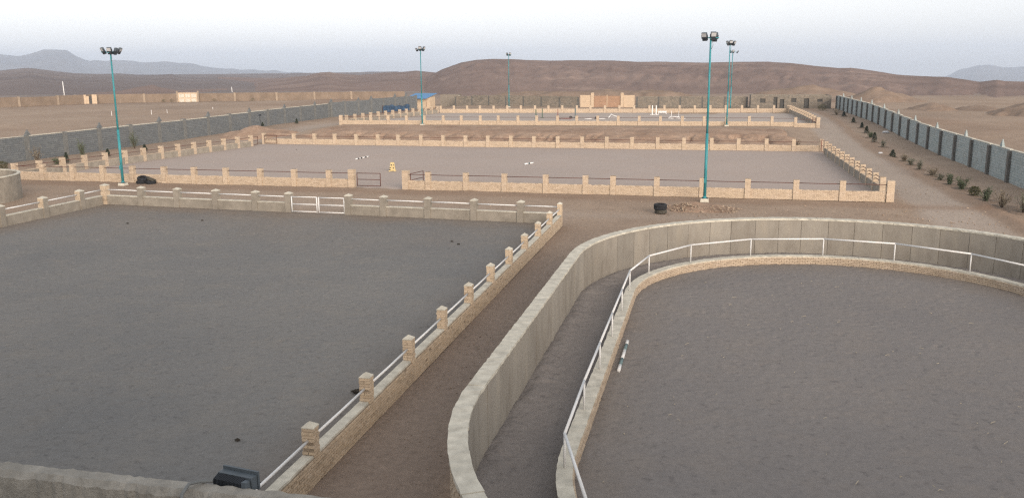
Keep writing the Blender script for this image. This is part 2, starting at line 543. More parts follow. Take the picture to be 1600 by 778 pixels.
SHEETS = [(-37.9, -7.9, 5, 47.3), (-53.6, 10.9, 59.1, 92.4), (-49.5, 12.5, 120, 145.8)]
def build_ground():
    az = np.concatenate([np.arange(-180, -50, 5), np.arange(-50, 27, .2), np.arange(27, 180, 5)])
    D = [.5, 1, 2, 3, 5, 8]
    while D[-1] < 30: D.append(D[-1] + .6)
    while D[-1] < 200: D.append(D[-1] * 1.0115)
    while D[-1] < 9000: D.append(D[-1] * 1.035)
    D = np.array(D)
    A, DD = np.meshgrid(np.radians(az), D, indexing='ij')
    X, Y = DD * np.sin(A), DD * np.cos(A)
    Z = zt(X, Y)
    near = 1 - sstep(150, 260, DD)
    n = fbm(X, Y, 3.0, 5, 4) * .05 + fbm(X, Y, 25, 15, 3) * .06
    outside = np.maximum(np.maximum(sstep(21.8, 30, X), 1 - sstep(-80, -65.5, X)), sstep(168, 185, Y))
    n2 = fbm(X, Y, 14, 25, 5) * .5 + np.maximum(fbm(X, Y, 30, 35, 4), 0) * 1.2
    Z = Z + n * (near * .8 + .2) * np.where(DD > 400, 0, 1) + outside * n2 * .55 * sstep(20, 60, Y) * (1 - sstep(400, 700, DD))
    # berm along the planting strip
    edge = 16.1 + .35 * np.sin(Y / 7) + .9 * sstep(100, 130, Y)
    Z += .14 * np.exp(-((X - edge) / .45) ** 2) * sstep(42, 50, Y) * (1 - sstep(130, 145, Y)) * (1 + .6 * fbm(X, Y, 1.2, 45, 2))
    low = np.zeros_like(Z)
    for x0, x1, y0, y1 in SHEETS:
        low = np.maximum(low, sstep(x0, x0 + .6, X) * (1 - sstep(x1 - .6, x1, X)) * sstep(y0, y0 + .8, Y) * (1 - sstep(y1 - .8, y1, Y)))
    for yc in (17.5, 31.6):
        low = np.maximum(low, 1 - sstep(9.0, 9.7, np.hypot(X - 4.9, Y - yc)))
    low = np.maximum(low, (1 - sstep(9.0, 9.7, np.abs(X - 4.9))) * ((Y > 17.5) & (Y < 31.6)))
    bank = sstep(-50.2, -49, X) * (1 - sstep(7.5, 9, X)) * sstep(93.2, 94.5, Y) * (1 - sstep(112, 114.4, Y))
    Z -= .22 * low + .35 * bank
    # masks: road, reddish earth, grey plain plus painted alley shade
    wob = fbm(X, Y, 4, 55, 3)
    road = sstep(11.6, 12.6, X + wob * .5) * (1 - sstep(15.0, 15.8, X + wob * .4 - .9 * sstep(100, 130, Y))) * sstep(40, 52, Y + wob * 3) * (1 - sstep(150, 165, Y))
    road2 = sstep(-60, -56, X + wob) * (1 - sstep(-52.5, -51.5, X + wob)) * sstep(92, 97, Y) * (1 - sstep(120, 130, Y)) * .8
    road3 = np.exp(-((Y - 50.5 + wob) / 1.4) ** 2) * sstep(-48, -40, X) * (1 - sstep(5, 12, X)) * .45
    rd = np.clip(road + road2 + road3, 0, 1)
    red = np.clip(np.exp(-((Y - 57.2) / 1.0) ** 2) * .55 + np.exp(-((X - edge) / .8) ** 2) * .4 * sstep(42, 50, Y) + outside * sstep(.15, .6, fbm(X, Y, 30, 65, 4)) * .5, 0, 1) * (1 - sstep(250, 350, DD)) * (Y > 40)
    plain = np.maximum(sstep(215, 300, DD) * np.where(X > 0, .85, 1), .45 * sstep(-8.2, -7.6, X) * (1 - sstep(-5.4, -4.8, X)) * (1 - sstep(34, 48, Y)) * (Y > 0))  # second term greys the alley, standing in for the building's shade
    me = bpy.data.meshes.new('ground')
    na, nd = A.shape
    V = np.stack([X, Y, Z], -1).reshape(-1, 3)
    idx = np.arange(na * nd).reshape(na, nd)
    ia = np.concatenate([idx, idx[:1]], 0)
    q = np.stack([ia[:-1, :-1], ia[:-1, 1:], ia[1:, 1:], ia[1:, :-1]], -1).reshape(-1, 4)
    fill(me, V, q[:, ::-1])
    col = np.stack([rd, red, plain, np.ones_like(rd)], -1).reshape(-1, 4)  # third channel: grey plain plus painted alley shade
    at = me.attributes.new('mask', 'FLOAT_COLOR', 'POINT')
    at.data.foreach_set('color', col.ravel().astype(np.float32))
    me.materials.append(M['ground'])
    o = bpy.data.objects.new('ground', me)
    COL.objects.link(o)
    tag(o, kind='structure')

def fill(me, V, Q):
    me.vertices.add(len(V))
    me.vertices.foreach_set('co', V.astype(np.float32).ravel())
    me.loops.add(Q.size)
    me.loops.foreach_set('vertex_index', Q.astype(np.int32).ravel())
    me.polygons.add(len(Q))
    me.polygons.foreach_set('loop_start', np.arange(0, Q.size, 4, dtype=np.int32))
    me.polygons.foreach_set('use_smooth', np.ones(len(Q), bool))
    me.update(calc_edges=True)

def gridmesh(name, X, Y, Z, mat, mask=None, flip=False, kind='structure', dust=None):
    me = bpy.data.meshes.new(name)
    na, nb = X.shape
    idx = np.arange(na * nb).reshape(na, nb)
    q = np.stack([idx[:-1, :-1], idx[1:, :-1], idx[1:, 1:], idx[:-1, 1:]], -1).reshape(-1, 4)
    if mask is not None:
        q = q[mask.reshape(-1)[q].all(1)]
    if flip: q = q[:, ::-1]
    V = np.stack([X, Y, Z], -1).reshape(-1, 3)
    used = np.unique(q)
    rem = -np.ones(len(V), int)
    rem[used] = np.arange(len(used))
    fill(me, V[used], rem[q])
    if dust is not None:
        at = me.attributes.new('dust', 'FLOAT', 'POINT')
        at.data.foreach_set('value', dust.reshape(-1)[used].astype(np.float32))
    me.materials.append(mat)
    o = bpy.data.objects.new(name, me)
    COL.objects.link(o)
    tag(o, kind=kind)
    return o

def hoofprints(nx, ny, sp, per_m2, seed, depth=.035):
    """separate trodden prints: a dent with a pushed-up rim on one side"""
    g = np.random.default_rng(seed)
    Z = np.zeros((nx, ny))
    dens = fnoise(nx // 8 + 1, ny // 8 + 1, sp * 8, 1.5, 8, seed + 5)
    n = int(nx * ny * sp * sp * per_m2)
    k = int(.22 / sp) + 1
    px, py = g.integers(k, nx - k, n), g.integers(k, ny - k, n)
    keep = dens[px // 8, py // 8] + g.normal(0, .6, n) > -.5
    o = np.arange(-k, k + 1) * sp
    A, B = np.meshgrid(o, o, indexing='ij')
    kern = []
    for q in range(12):
        a = q * math.pi / 6 + g.uniform(-.2, .2)
        u, v = A * math.cos(a) + B * math.sin(a), -A * math.sin(a) + B * math.cos(a)
        kern.append(-np.exp(-(u / .10) ** 2 - (v / .065) ** 2) + .55 * np.exp(-((u - .13) / .06) ** 2 - (v / .09) ** 2))
    for i, j, ok in zip(px, py, keep):
        if ok:
            Z[i - k:i + k + 1, j - k:j + k + 1] += kern[(i * 7 + j) % 12] * depth * g.uniform(.4, 1.15)
    return Z

def hoof(nx, ny, sp, amp, seed):
    a = fnoise(nx, ny, sp, .14, .45, seed)
    b = fnoise(nx, ny, sp, .3, 1.2, seed + 1)
    pits = -np.clip(a - .55, 0, 2.2) * 1.1
    return amp * (pits + .28 * a + .35 * b)

def build_sheets():
    # near paddock
    sp = .065
    xs, ys = np.arange(-38.0, -7.85, sp), np.arange(4, 48.4, sp)
    X, Y = np.meshgrid(xs, ys, indexing='ij')
    h = hoof(len(xs), len(ys), sp, .016, 3) + hoofprints(len(xs), len(ys), sp, 5, 33)
    back = 48.45 - (X + 37.7) * .0582
    Y = np.minimum(Y, back)
    edge = np.minimum(np.minimum(X + 38, -7.85 - X), back - Y)
    Z = .03 + h * sstep(0, .6, edge) + .05 * (1 - sstep(0, 1.2, edge)) + fbm(X, Y, 6, 71, 3) * .015
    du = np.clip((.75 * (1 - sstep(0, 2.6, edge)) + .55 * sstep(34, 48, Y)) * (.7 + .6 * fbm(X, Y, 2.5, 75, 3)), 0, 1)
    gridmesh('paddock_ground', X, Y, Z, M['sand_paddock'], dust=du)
    # pen and its walking lane (stadium shaped)
    sp = .062
    xs, ys = np.arange(-5.0, 14.9, sp), np.arange(7.4, 41.7, sp)
    X, Y = np.meshgrid(xs, ys, indexing='ij')
    yc = np.clip(Y, 17.5, 31.6)
    R = np.hypot(X - 4.9, Y - yc)
    h = hoof(len(xs), len(ys), sp, .011, 9) + hoofprints(len(xs), len(ys), sp, 5, 34, .03)
    Z = .03 + h + fbm(X, Y, 5, 81, 3) * .015 + .03 * sstep(6.9, 7.5, R)
    gridmesh('pen_ground', X, Y, Z, M['sand_pen'], mask=R < 7.7, dust=np.clip(.7 * sstep(5.6, 7.4, R) * (.7 + .6 * fbm(X, Y, 2, 85, 3)), 0, 1))
    h2 = hoof(len(xs), len(ys), sp, .016, 19) + hoofprints(len(xs), len(ys), sp, 9, 35, .035)
    dirt = np.exp(-((R - 9.4) / .35) ** 2)
    Z = .02 + h2 * (1 - .5 * np.exp(-((R - 8.3) / .4) ** 2)) + .10 * dirt * (1 + .5 * fbm(X, Y, .5, 91, 3)) - .03 * np.exp(-((R - 8.4) / .5) ** 2)
    gridmesh('lane_ground', X, Y, Z, M['sand_lane'], mask=(R > 7.5) & (R < 9.75))
    # middle arena
    def quad(name, c, n, m, mat, amp, seed):
        u, v = np.meshgrid(np.linspace(0, 1, n), np.linspace(0, 1, m), indexing='ij')
        X = (c[0][0] * (1 - u) + c[1][0] * u) * (1 - v) + (c[3][0] * (1 - u) + c[2][0] * u) * v
        Y = (c[0][1] * (1 - u) + c[1][1] * u) * (1 - v) + (c[3][1] * (1 - u) + c[2][1] * u) * v
        Z = zt(X, Y) + .03 - .09 * (1 - sstep(0, .02, v)) + fbm(X, Y, 1.2, seed, 4) * amp + fbm(X, Y, 12, seed + 9, 3) * amp * 1.5
        gridmesh(name, X, Y, Z, mat)
    quad('arena_ground', [(-54.1, 59), (11, 59), (10.7, 92.4), (-50.0, 92.4)], 330, 170, M['sand_arena'], .02, 101)
    quad('far_arena_ground', [(-50.9, 115.5), (13.2, 119.7), (12.2, 153), (-46, 146)], 220, 120, M['sand_far'], .02, 121)
    # eroded bank up to the terrace
    xs, ys = np.arange(-50.3, 9.2, .22), np.arange(92.75, 114.9, .22)
    X, Y = np.meshgrid(xs, ys, indexing='ij')
    crest = 105 + 2.2 * wnoise(X, Y * 0, 9, 131) + 1.2 * sstep(-10, 8, X) * 3
    base = 96.4 + 1.4 * wnoise(X, Y * 0, 5, 141)
    t = np.clip((Y - base) / (crest - base), 0, 1)
    Z = TER * (t ** .75)
    rill = np.abs(fbm(X * 1.0, Y * .22, 2.6, 151, 4))
    Z += (-.55 * np.clip(.14 - rill, 0, 1) / .14 * np.exp(-((t - .55) / .3) ** 2)) + fbm(X, Y, 1.4, 161, 5) * .34 * np.exp(-((t - .5) / .42) ** 2)
    Z += fbm(X, Y, .9, 171, 3) * .035 + .02
    e = np.minimum(np.minimum(X + 50.3, 9.0 - X), 114.8 - Y)
    Z = Z - .5 * (1 - sstep(-.1, 1.2, e)) * (1 - sstep(93, 94, 0 * Y + 200 - Y)) if False else Z - .25 * (1 - sstep(0, 1.0, e))
    gridmesh('earth_bank', X, Y, Z, M['bank'])

AZ = dict(
A=[(-19.35, -0.03082), (-18.3, -0.01132), (-17.27, -0.00236), (-16.04, 0.00519), (-15.02, 0.00822), (-14.0, 0.00881), (-12.77, 0.00833), (-10.32, 0.00667), (-6.26, 0.0062), (-4.65, 0.00497), (-3.06, 0.00443), (-0.69, 0.00312), (1.25, 0.0039), (3.15, 0.00399), (4.36, 0.0025), (5.78, -0.00066), (7.24, -0.00312), (7.96, -0.00286), (9.04, -0.00556), (10.46, -0.01017), (11.84, -0.01214), (13.18, -0.0128), (14.18, -0.01531), (14.84, -0.01779), (15.32, -0.01653), (15.72, -0.01559), (16.11, -0.01712), (17.05, -0.01769), (18.86, -0.01638), (20.63, -0.01805), (30, -.018), (45, -.019)],
B=[(-31, -.026), (-29.55, -0.01846), (-28.0, -0.01198), (-26.46, -0.0095), (-25.68, -0.00825), (-24.88, -0.00458), (-24.29, -0.00397), (-23.51, -0.00648), (-22.52, -0.00799), (-20.92, -0.00542), (-18.89, -0.00357), (-17.68, -0.0058), (-16.05, -0.00879), (-12.78, -0.01407), (-11, -.03)],
C=[(-62, -.006), (-55, -.002), (-44.95, -0.00094), (-42.53, -5e-05), (-41.27, 0.00226), (-40.8, 0.00159), (-39.69, -0.00165), (-38.71, -0.00367), (-37.71, -0.00446), (-36.52, -0.004), (-35.49, -0.00544), (-34.26, -0.00563), (-33.61, -0.00507), (-33.01, -0.0078), (-31.74, -0.00867), (-30.81, -0.00748), (-30.07, -0.00894), (-29.51, -0.0097), (-27.61, -0.01), (-27.22, -0.00802), (-26.95, -0.00772), (-26.46, -0.01086), (-24.12, -0.01329), (-22.54, -0.01492), (-20, -.02)],
D=[(-39, -.0275), (-37.82, -0.02423), (-36.44, -0.02142), (-35.73, -0.01837), (-34.84, -0.01597), (-34.66, -0.01601), (-34.32, -0.01872), (-33.26, -0.02294), (-31.82, -0.02666), (-30.5, -.03)],
M1=[(-58, .002), (-50, .004), (-46.06, 0.00623), (-44.28, 0.01089), (-42.44, 0.0145), (-41.98, 0.0139), (-41.68, 0.01329), (-41.2, 0.01452), (-40.87, 0.01606), (-40.47, 0.01853), (-40.15, 0.01947), (-39.57, 0.01981), (-39.08, 0.01953), (-38.77, 0.0158), (-38.3, 0.01078), (-37.98, 0.00825), (-36.29, 0.00752), (-34.91, 0.00614), (-34.01, 0.00803), (-33.13, 0.00667), (-32.41, 0.00629), (-31.69, 0.00326), (-30.59, 0.00116), (-28.73, -0.00173), (-27.59, -0.00187), (-26.05, -0.00341), (-25.47, -0.00622), (-23.32, -0.01064), (-21, -.02)],
M2=[(-26, -.02), (-24.9, -0.01179), (-23.31, -0.00719), (-21.71, -0.00325), (-20.91, -0.00403), (-20.11, -0.00621), (-18.5, -0.0113), (-17, -.02)],
M3=[(10.5, -.02), (11.85, -0.01597), (13.18, -0.01216), (13.81, -0.0059), (14.76, -0.00224), (15.24, -0.00167), (16.05, -0.00482), (16.98, -0.00428), (18.51, -0.0062), (20.59, -0.01217), (26, -.016), (40, -.02)])

def build_hill(name, key, d0, d1, d2, mat, naz, nd, gully, shape=.8, seed=0, dr=None):
    """a ridge: foot at distance d0, crest at d1, behind it down to d2"""
    P = np.array(AZ[key])
    az = np.linspace(P[0, 0], P[-1, 0], naz)
    el = np.interp(az, P[:, 0], P[:, 1])
    el = el + .0007 * fbm(az * d1 * .0175, az * 0, gully * 1.2, 260 + seed, 5, .6) * (1 if d1 < 3000 else 5.5)
    dr1 = d1 if dr is None else np.interp(az, dr[0], dr[1])
    dr1 = dr1 * np.ones_like(az)
    dr0 = d0 * dr1 / d1
    s = np.concatenate([np.linspace(0, 1, nd), np.linspace(1, 2, nd // 4)[1:]])
    S, A = np.meshgrid(s, np.radians(az), indexing='ij')
    E = np.broadcast_to(el, S.shape)
    D1 = np.broadcast_to(dr1, S.shape)
    D0 = np.broadcast_to(dr0, S.shape)
    DD = np.where(S <= 1, D0 + (D1 - D0) * S, D1 + (d2 - d1) * (S - 1))
    X, Y = DD * np.sin(A), DD * np.cos(A)
    g0 = np.where(D0 > 330, -(D0 - 330) * .0215, 0) - 1.5
    zr = CAMH + E * D1
    up = np.where(S <= 1, S ** shape, 1 - sstep(1, 2, S) * 1.15)
    Z = g0 + (zr - g0) * up
    hh = (zr - g0)
    fade = np.clip(S, 0, 1) * (1 - np.clip(S, 0, 1)) * 4
    along = np.degrees(A) * d1 * math.pi / 180
    rr = np.abs(fbm(along, DD * .3, gully, 200 + seed, 5))
    Z += hh * fade * (.2 * (rr - .25)) + hh * fade * .07 * fbm(X, Y, gully * 2.5, 220 + seed, 4)
    return gridmesh(name, X, Y, Z, mat)

build_ground()
build_sheets()
build_hill('hill', 'A', 235, 520, 700, M['hill'], 760, 90, 16, .62, 1, dr=([-20, 3, 10, 16, 45], [560, 520, 440, 360, 340]))
build_hill('hill', 'B', 300, 760, 1000, M['hill'], 400, 60, 24, .7, 2)
build_hill('hill', 'D', 290, 380, 470, M['hill'], 120, 24, 22, .8, 3)
build_hill('hill', 'C', 330, 1350, 1800, M['hill_far'], 600, 80, 45, .75, 4)
build_hill('mountain', 'M1', 5200, 7000, 8300, M['mountain'], 700, 50, 260, .9, 5)
build_hill('mountain', 'M2', 6500, 8000, 8500, M['mountain'], 80, 24, 420, .9, 6)
build_hill('mountain', 'M3', 6500, 8000, 8500, M['mountain'], 120, 24, 420, .9, 7)

# ---------------------------------------------------------------- masonry
BL, BH = .222, .072                                   # brick length and course height, joint included

def brick_run(mb, fr, L, h, y0, y1, jit=.006, bl=BL, bh=BH, joint=.011, holes=0.0, top_uneven=0):
    """courses of bricks along x 0..L, each brick its own box from y0 to y1"""
    nc = max(1, int(round(h / bh)))
    for c in range(nc):
        x = -(bl / 2 if c % 2 else 0) + rnd.uniform(-.02, .02)
        z = c * bh
        while x < L - .02:
            a, b = max(x, 0), min(x + bl - joint, L)
            if b - a > .03 and rnd.random() > holes:
                e = rnd.uniform(-jit, jit)
                dz = rnd.uniform(0, top_uneven) if c == nc - 1 else 0
                mb.box(a, b, y0 - e, y1 + e, z + joint * .5 + rnd.uniform(-.002, .002), z + bh - joint * .5 + dz, fr)
            x += bl

def pillar_mesh(w, h, jit=.008):
    """square brick pier standing on z = 0"""
    mb = MB()
    nc = int(round(h / BH))
    for c in range(nc):
        z = c * BH
        k = w / 2
        t = w * .5
        e = [rnd.uniform(-jit, jit) for _ in range(4)]
        if c % 2:
            mb.box(-k - e[0], k + e[1], -k - e[2], -.005, z + .005, z + BH - .006)
            mb.box(-k - e[1], k + e[0], .005, k + e[3], z + .005, z + BH - .006)
        else:
            mb.box(-k - e[0], -.005, -k - e[2], k + e[3], z + .005, z + BH - .006)
            mb.box(.005, k + e[1], -k - e[1], k + e[2], z + .005, z + BH - .006)
    return mb

PILLARS = {}
def pillar_variants(key, w, h, mat):
    if key not in PILLARS:
        out = []
        for i in range(5):
            mb = pillar_mesh(w, h)
            mb.box(-w / 2 + .012, w / 2 - .012, -w / 2 + .012, w / 2 - .012, 0, h - .01)
            out.append(mb.mesh('pillar', mat))
        PILLARS[key] = out
    return PILLARS[key]

def brick_fence(name, p0, p1, posts, label, cat='brick wall', group=None, h=.65, th=.22, ph=1.3, pw=.36, rail_z=(1.06,), rail_mat='rust', mat='brick',
                gaps=(), big=(), render=None, coping=None, zoff=None, rails_skip=()):
    """low brick wall with piers at distances `posts` along p0-p1, pipe rails between them"""
    dx, dy = p1[0] - p0[0], p1[1] - p0[1]
    L = math.hypot(dx, dy)
    ux, uy = dx / L, dy / L
    zb = ztf(*p0)
    root = empty(name, (p0[0], p0[1], zb), math.atan2(dy, dx), label, cat, group)
    def gz(s):
        return ztf(p0[0] + ux * s, p0[1] + uy * s) - zb
    vs = pillar_variants((pw, ph, mat), pw, ph, M[mat])
    vb = pillar_variants((pw * 1.25, ph * 1.05, mat), pw * 1.25, ph * 1.05, M[mat]) if big else None
    for i, s in enumerate(posts):
        me = rnd.choice(vb) if i in big else rnd.choice(vs)
        place('pillar', me, root, (s, 0, gz(s) - .02), rnd.choice((0, math.pi)))
    for i in range(len(posts) - 1):
        a, b = posts[i] + pw / 2, posts[i + 1] - pw / 2
        if i in gaps: continue
        zz = gz((a + b) / 2)
        fr = lambda x, y, z: (x, y, z)
        mb = MB()
        brick_run(mb, fr, b - a, h, -th / 2, th / 2, jit=.006, holes=.012, top_uneven=.03)
        mb.box(0, b - a, -th / 2 + .02, th / 2 - .02, 0, h - .03)
        place('panel', mb.mesh('panel', M[mat]), root, (a, 0, zz - .02))
        if render:
            mb = MB()
            y0, y1 = (th / 2 + .012, th / 2 + .04) if render > 0 else (-th / 2 - .04, -th / 2 - .012)
            mb.box(-pw / 2, b - a + pw / 2, y0, y1, 0, h - .02)
            place('render_coat', mb.mesh('render_coat', M['plaster']), root, (a, 0, zz - .02))
        if coping:
            mb = MB()
            mb.box(0, b - a, -th / 2 - .03, th / 2 + .03, h + .012, h + coping, jit=.004)
            place('coping', mb.mesh('coping', M['coping']), root, (a, 0, zz - .02))
        if i in rails_skip: continue
        for rz in rail_z:
            mb = MB()
            sag = rnd.uniform(-.015, .015)
            mb.tube([(-.05, 0, rz), ((b - a) / 2, 0, rz + sag), (b - a + .05, 0, rz)], .025, 6)
            place('rail', mb.mesh('rail', M[rail_mat], True), root, (a, 0, zz))
    return root

def reg(a, b, n):
    return [a + (b - a) * i / n for i in range(n + 1)]

# middle arena, world x of its front piers
mf = [-53.97, -51.37, -48.63, -45.94, -43.33, -40.59, -38.04, -35.39, -32.56, -29.83, -27.08, -25.3, -21.19, -19.52, -16.75, -13.97, -11.05, -8.3, -6.42, -3.5, -.53, 2.38, 5.4, 8.24, 11.1]
brick_fence('brick_wall', (mf[0], 59.1), (mf[-1], 59.0), [x - mf[0] for x in mf], 'low buff brick wall with brown rail along the near side of the middle arena', gaps=(11,), big=(11, 12, 24))
mbk = [-50.23, -46.5, -43.97, -41.5, -38.9, -36.34, -33.94, -31.29, -28.74, -26.2, -23.69, -21.13, -18.6, -16.02, -13.4, -10.79, -8.15, -5.51, -2.83, -.04, 2.63, 5.36, 8.0, 10.63]
brick_fence('brick_wall', (mbk[0], 92.5), (mbk[-1], 92.5), [x - mbk[0] for x in mbk], 'low buff brick wall along the far side of the middle arena below the earth bank', rail_z=(.95,))
Lm = math.hypot(4.0, 29.9)
brick_fence('brick_wall', (-53.97, 59.1), (-49.97, 89.0), reg(0, Lm, 13), 'low buff brick wall on the left side of the middle arena', rail_z=(1.0,), render=-1)
brick_fence('brick_wall', (11.1, 59.0), (10.75, 92.4), reg(0, 33.4, 13)[1:-1], 'low buff brick wall on the right side of the middle arena beside the dirt road', rail_z=(.9, 1.12), render=1)
# upper arena
ff = [.3, 4.62, 7.14, 9.75, 12.3, 14.94, 17.48, 20.13, 22.61, 25.31, 27.87, 30.69, 33.28, 36.07, 38.79, 41.55, 44.33, 47.16, 49.96, 52.82, 55.7, 58.56, 61.52, 64.3]
brick_fence('brick_wall', (-51.0, 115.4), (13.3, 119.6), ff, 'low buff brick wall along the near side of the upper arena on top of the bank', big=(0, 23), h=.6, rail_z=(1.02,))
fb = [.3, 2.6, 4.89, 7.1, 9.46, 11.8, 14.14, 16.54, 18.83, 21.18, 23.64, 25.92, 28.34, 30.78, 33.23, 35.77, 38.25, 40.75, 43.25, 45.81, 48.31, 50.95, 53.54, 56.13, 58.4]
brick_fence('brick_wall', (-46.0, 146.0), (12.2, 153.0), fb, 'low buff brick wall along the far side of the upper arena', h=.72, rail_z=())
brick_fence('brick_wall', (-50.7, 116.2), (-46.0, 145.6), reg(.8, 29.4, 13), 'low buff brick wall on the left side of the upper arena', rail_z=(1.0,), render=-1)
brick_fence('brick_wall', (13.2, 120.0), (12.3, 152.7), reg(.8, 32.2, 13), 'low buff brick wall on the right side of the upper arena', rail_z=(1.0,), render=1)

# ---------------------------------------------------------------- pipe gates
def pipe_gate(p0, p1, z0, z1, bars, mat, label, r=.028, double=False, z=0, group=None):
    dx, dy = p1[0] - p0[0], p1[1] - p0[1]
    L = math.hypot(dx, dy)
    root = empty('pipe_gate', (p0[0], p0[1], z), math.atan2(dy, dx), label, 'gate', group)
    spans = [(0, L)] if not double else [(0, L / 2 - .03), (L / 2 + .03, L)]
    for a, b in spans:
        for x in (a + r, b - r):
            mb = MB(); mb.tube([(x, 0, z0), (x, 0, z1)], r * 1.1, 8)
            mb.build('stile', M[mat], root, True)
        for i in range(bars):
            zz = z0 + r + (z1 - z0 - 2 * r) * i / (bars - 1)
            mb = MB(); mb.tube([(a + r, 0, zz), (b - r, 0, zz + (.02 if double else 0))], r * .9, 8)
            mb.build('bar', M[mat], root, True)
    return root

pipe_gate((-25.02, 59.25), (-23.2, 59.3), .12, 1.08, 3, 'rust', 'brown pipe gate leaf across the left half of the near arena entrance')
pipe_gate((-20.95, 59.3), (-20.6, 61.2), .12, 1.1, 3, 'rust', 'brown pipe gate leaf swung inward at the right pier of the near arena entrance')
pipe_gate((-50.0, 92.15), (-48.45, 92.15), .12, 1.08, 3, 'rust', 'brown pipe gate leaf against the far wall in the back left arena corner')
pipe_gate((-49.9, 89.25), (-49.95, 90.5), .12, 1.05, 3, 'rust', 'narrow brown gate leaf at the end of the left arena wall')
pipe_gate((10.62, 92.2), (10.72, 90.3), .1, 1.25, 3, 'red_paint', 'reddish pipe gate leaf in the back right arena corner')
pipe_gate((12.95, 120.4), (12.7, 122.0), .1, 1.1, 3, 'red_paint', 'small reddish gate leaf at the near right corner of the upper arena', z=TER - .15)

# ---------------------------------------------------------------- near paddock fences
PADX = -7.78                                           # outer face of the long brick wall
WH = .60
def build_paddock_wall():
    root = empty('brick_wall', (PADX, 5.0, 0), 0, 'long weathered brick wall with white rail running away from the camera beside the paddock', 'brick wall')
    mb = MB()
    mb.box(-.225, -.014, 0, 41.6, 0, WH - .005)
    mb.build('mortar_core', M['mortar'], root)
    mb = MB()
    mb.box(-.25, -.227, 0, 41.6, 0, WH - .01)
    mb.build('render_coat', M['plaster'], root)
    # individual bricks nearest the camera
    bricks = []
    for i in range(8):
        b = MB(); b.box(-.09, .004 + rnd.uniform(-.004, .007), 0, BL - .018, .008, BH - .009, jit=.003)
        bricks.append(b.mesh('brick', M['brick_near']))
    bricks_half = []
    stuff = MB()
    ny = 0
    nc = int(round(WH / BH))
    cnt = 0
    for c in range(nc):
        y = -(BL / 2 if c % 2 else 0)
        while y < 41.5:
            if y >= 7.6 and y < 12.6:
                place('brick', rnd.choice(bricks), root, (rnd.uniform(-.006, .006), y + rnd.uniform(-.003, .003), c * BH))
                cnt += 1
            else:
                e = rnd.uniform(-.006, .008)
                a, b = max(0, y), min(41.6, y + BL - .014)
                if rnd.random() > .012:
                    stuff.box(-.09, .003 + e, a, b - .004, c * BH + .008 + rnd.uniform(-.002, .002), c * BH + BH - .009)
            y += BL
    tag(stuff.build('brickwork', M['brick_near'], root), kind='stuff')
    ys = [7.25, 10.73, 14.02, 17.0, 19.82, 23.24, 26.19, 29.24, 32.05, 34.91, 38.04, 41.4]
    ys = [7.25 + i * (41.4 - 10.73) / 10 - .0 + (10.73 - 7.25 - (41.4 - 10.73) / 10) * (i > 0) for i in range(12)]
    # coping lengths between the piers
    for i in range(len(ys) - 1):
        a, b = ys[i] + .15, ys[i + 1] - .15
        n = max(2, int((b - a) / .25))
        me = MB()
        prev = None
        for k in range(n + 1):
            y = a + (b - a) * k / n
            o = rnd.uniform(-.012, .012)
            r = [(-.265 + rnd.uniform(-.008, .008), y, WH), (-.018 + o, y, WH), (-.024 + o, y, WH + .045 + rnd.uniform(-.006, .006)), (-.26, y, WH + .05 + rnd.uniform(-.006, .006))]
            kk = len(me.v); me.v += r
            if k:
                for q in range(4):
                    me.f.append((kk - 4 + q, kk - 4 + (q + 1) % 4, kk + (q + 1) % 4, kk + q))
        me.f += [(0, 1, 2, 3)[::-1], tuple(len(me.v) - 4 + q for q in range(4))]
        me.build('coping', M['coping'], root)
        mb = MB(); zz = WH + .36
        mb.tube([(-.13, a - .08, zz), (-.13, (a + b) / 2, zz - .008), (-.13, b + .08, zz)], .03, 10)
        mb.build('rail', M['white'], root, True)
    w = .265
    for i, y in enumerate(ys):
        base = empty('pillar', (-.13, y, WH - .02)) if i in (1, 2, 3) else None
        h = 9 * BH
        if base is not None:
            base.parent = root
            mb = MB(); mb.box(-w / 2 + .012, w / 2 - .012, -w / 2 + .012, w / 2 - .012, 0, h)
            mb.build('core', M['mortar'], base)
            for c in range(9):
                k = w / 2
                q = [(-k, -.006, -k, k), (.006, k, -k, k)] if c % 2 else [(-k, k, -k, -.006), (-k, k, .006, k)]
                for x0, x1, y0, y1 in q:
                    b = MB()
                    off = rnd.uniform(-.008, .008); oy = rnd.uniform(-.008, .008) + (-.012 if c % 2 else .008)
                    b.box(x0 + off, x1 + off, y0 + oy, y1 + oy, c * BH + .006, c * BH + BH - .007, jit=.004)
                    b.build('brick', M['brick_near'], base)
            cap = MB(); cap.pyramid(-w / 2 - .006, w / 2 + .006, -w / 2 - .006, w / 2 + .006, h, h + .018, h + .12)
            cap.build('cap', M['coping'], base)
        else:
            mb = pillar_mesh(w, h, .014)
            mb.box(-w / 2 + .014, w / 2 - .014, -w / 2 + .014, w / 2 - .014, 0, h - .004)
            p = place('pillar', mb.mesh('pillar', M['brick_near']), root, (-.13, y, WH - .02))
            cap = MB(); cap.pyramid(-w / 2 - .006, w / 2 + .006, -w / 2 - .006, w / 2 + .006, h, h + .018, h + .12)
            c_ = cap.build('cap', M['coping'], p)
build_paddock_wall()

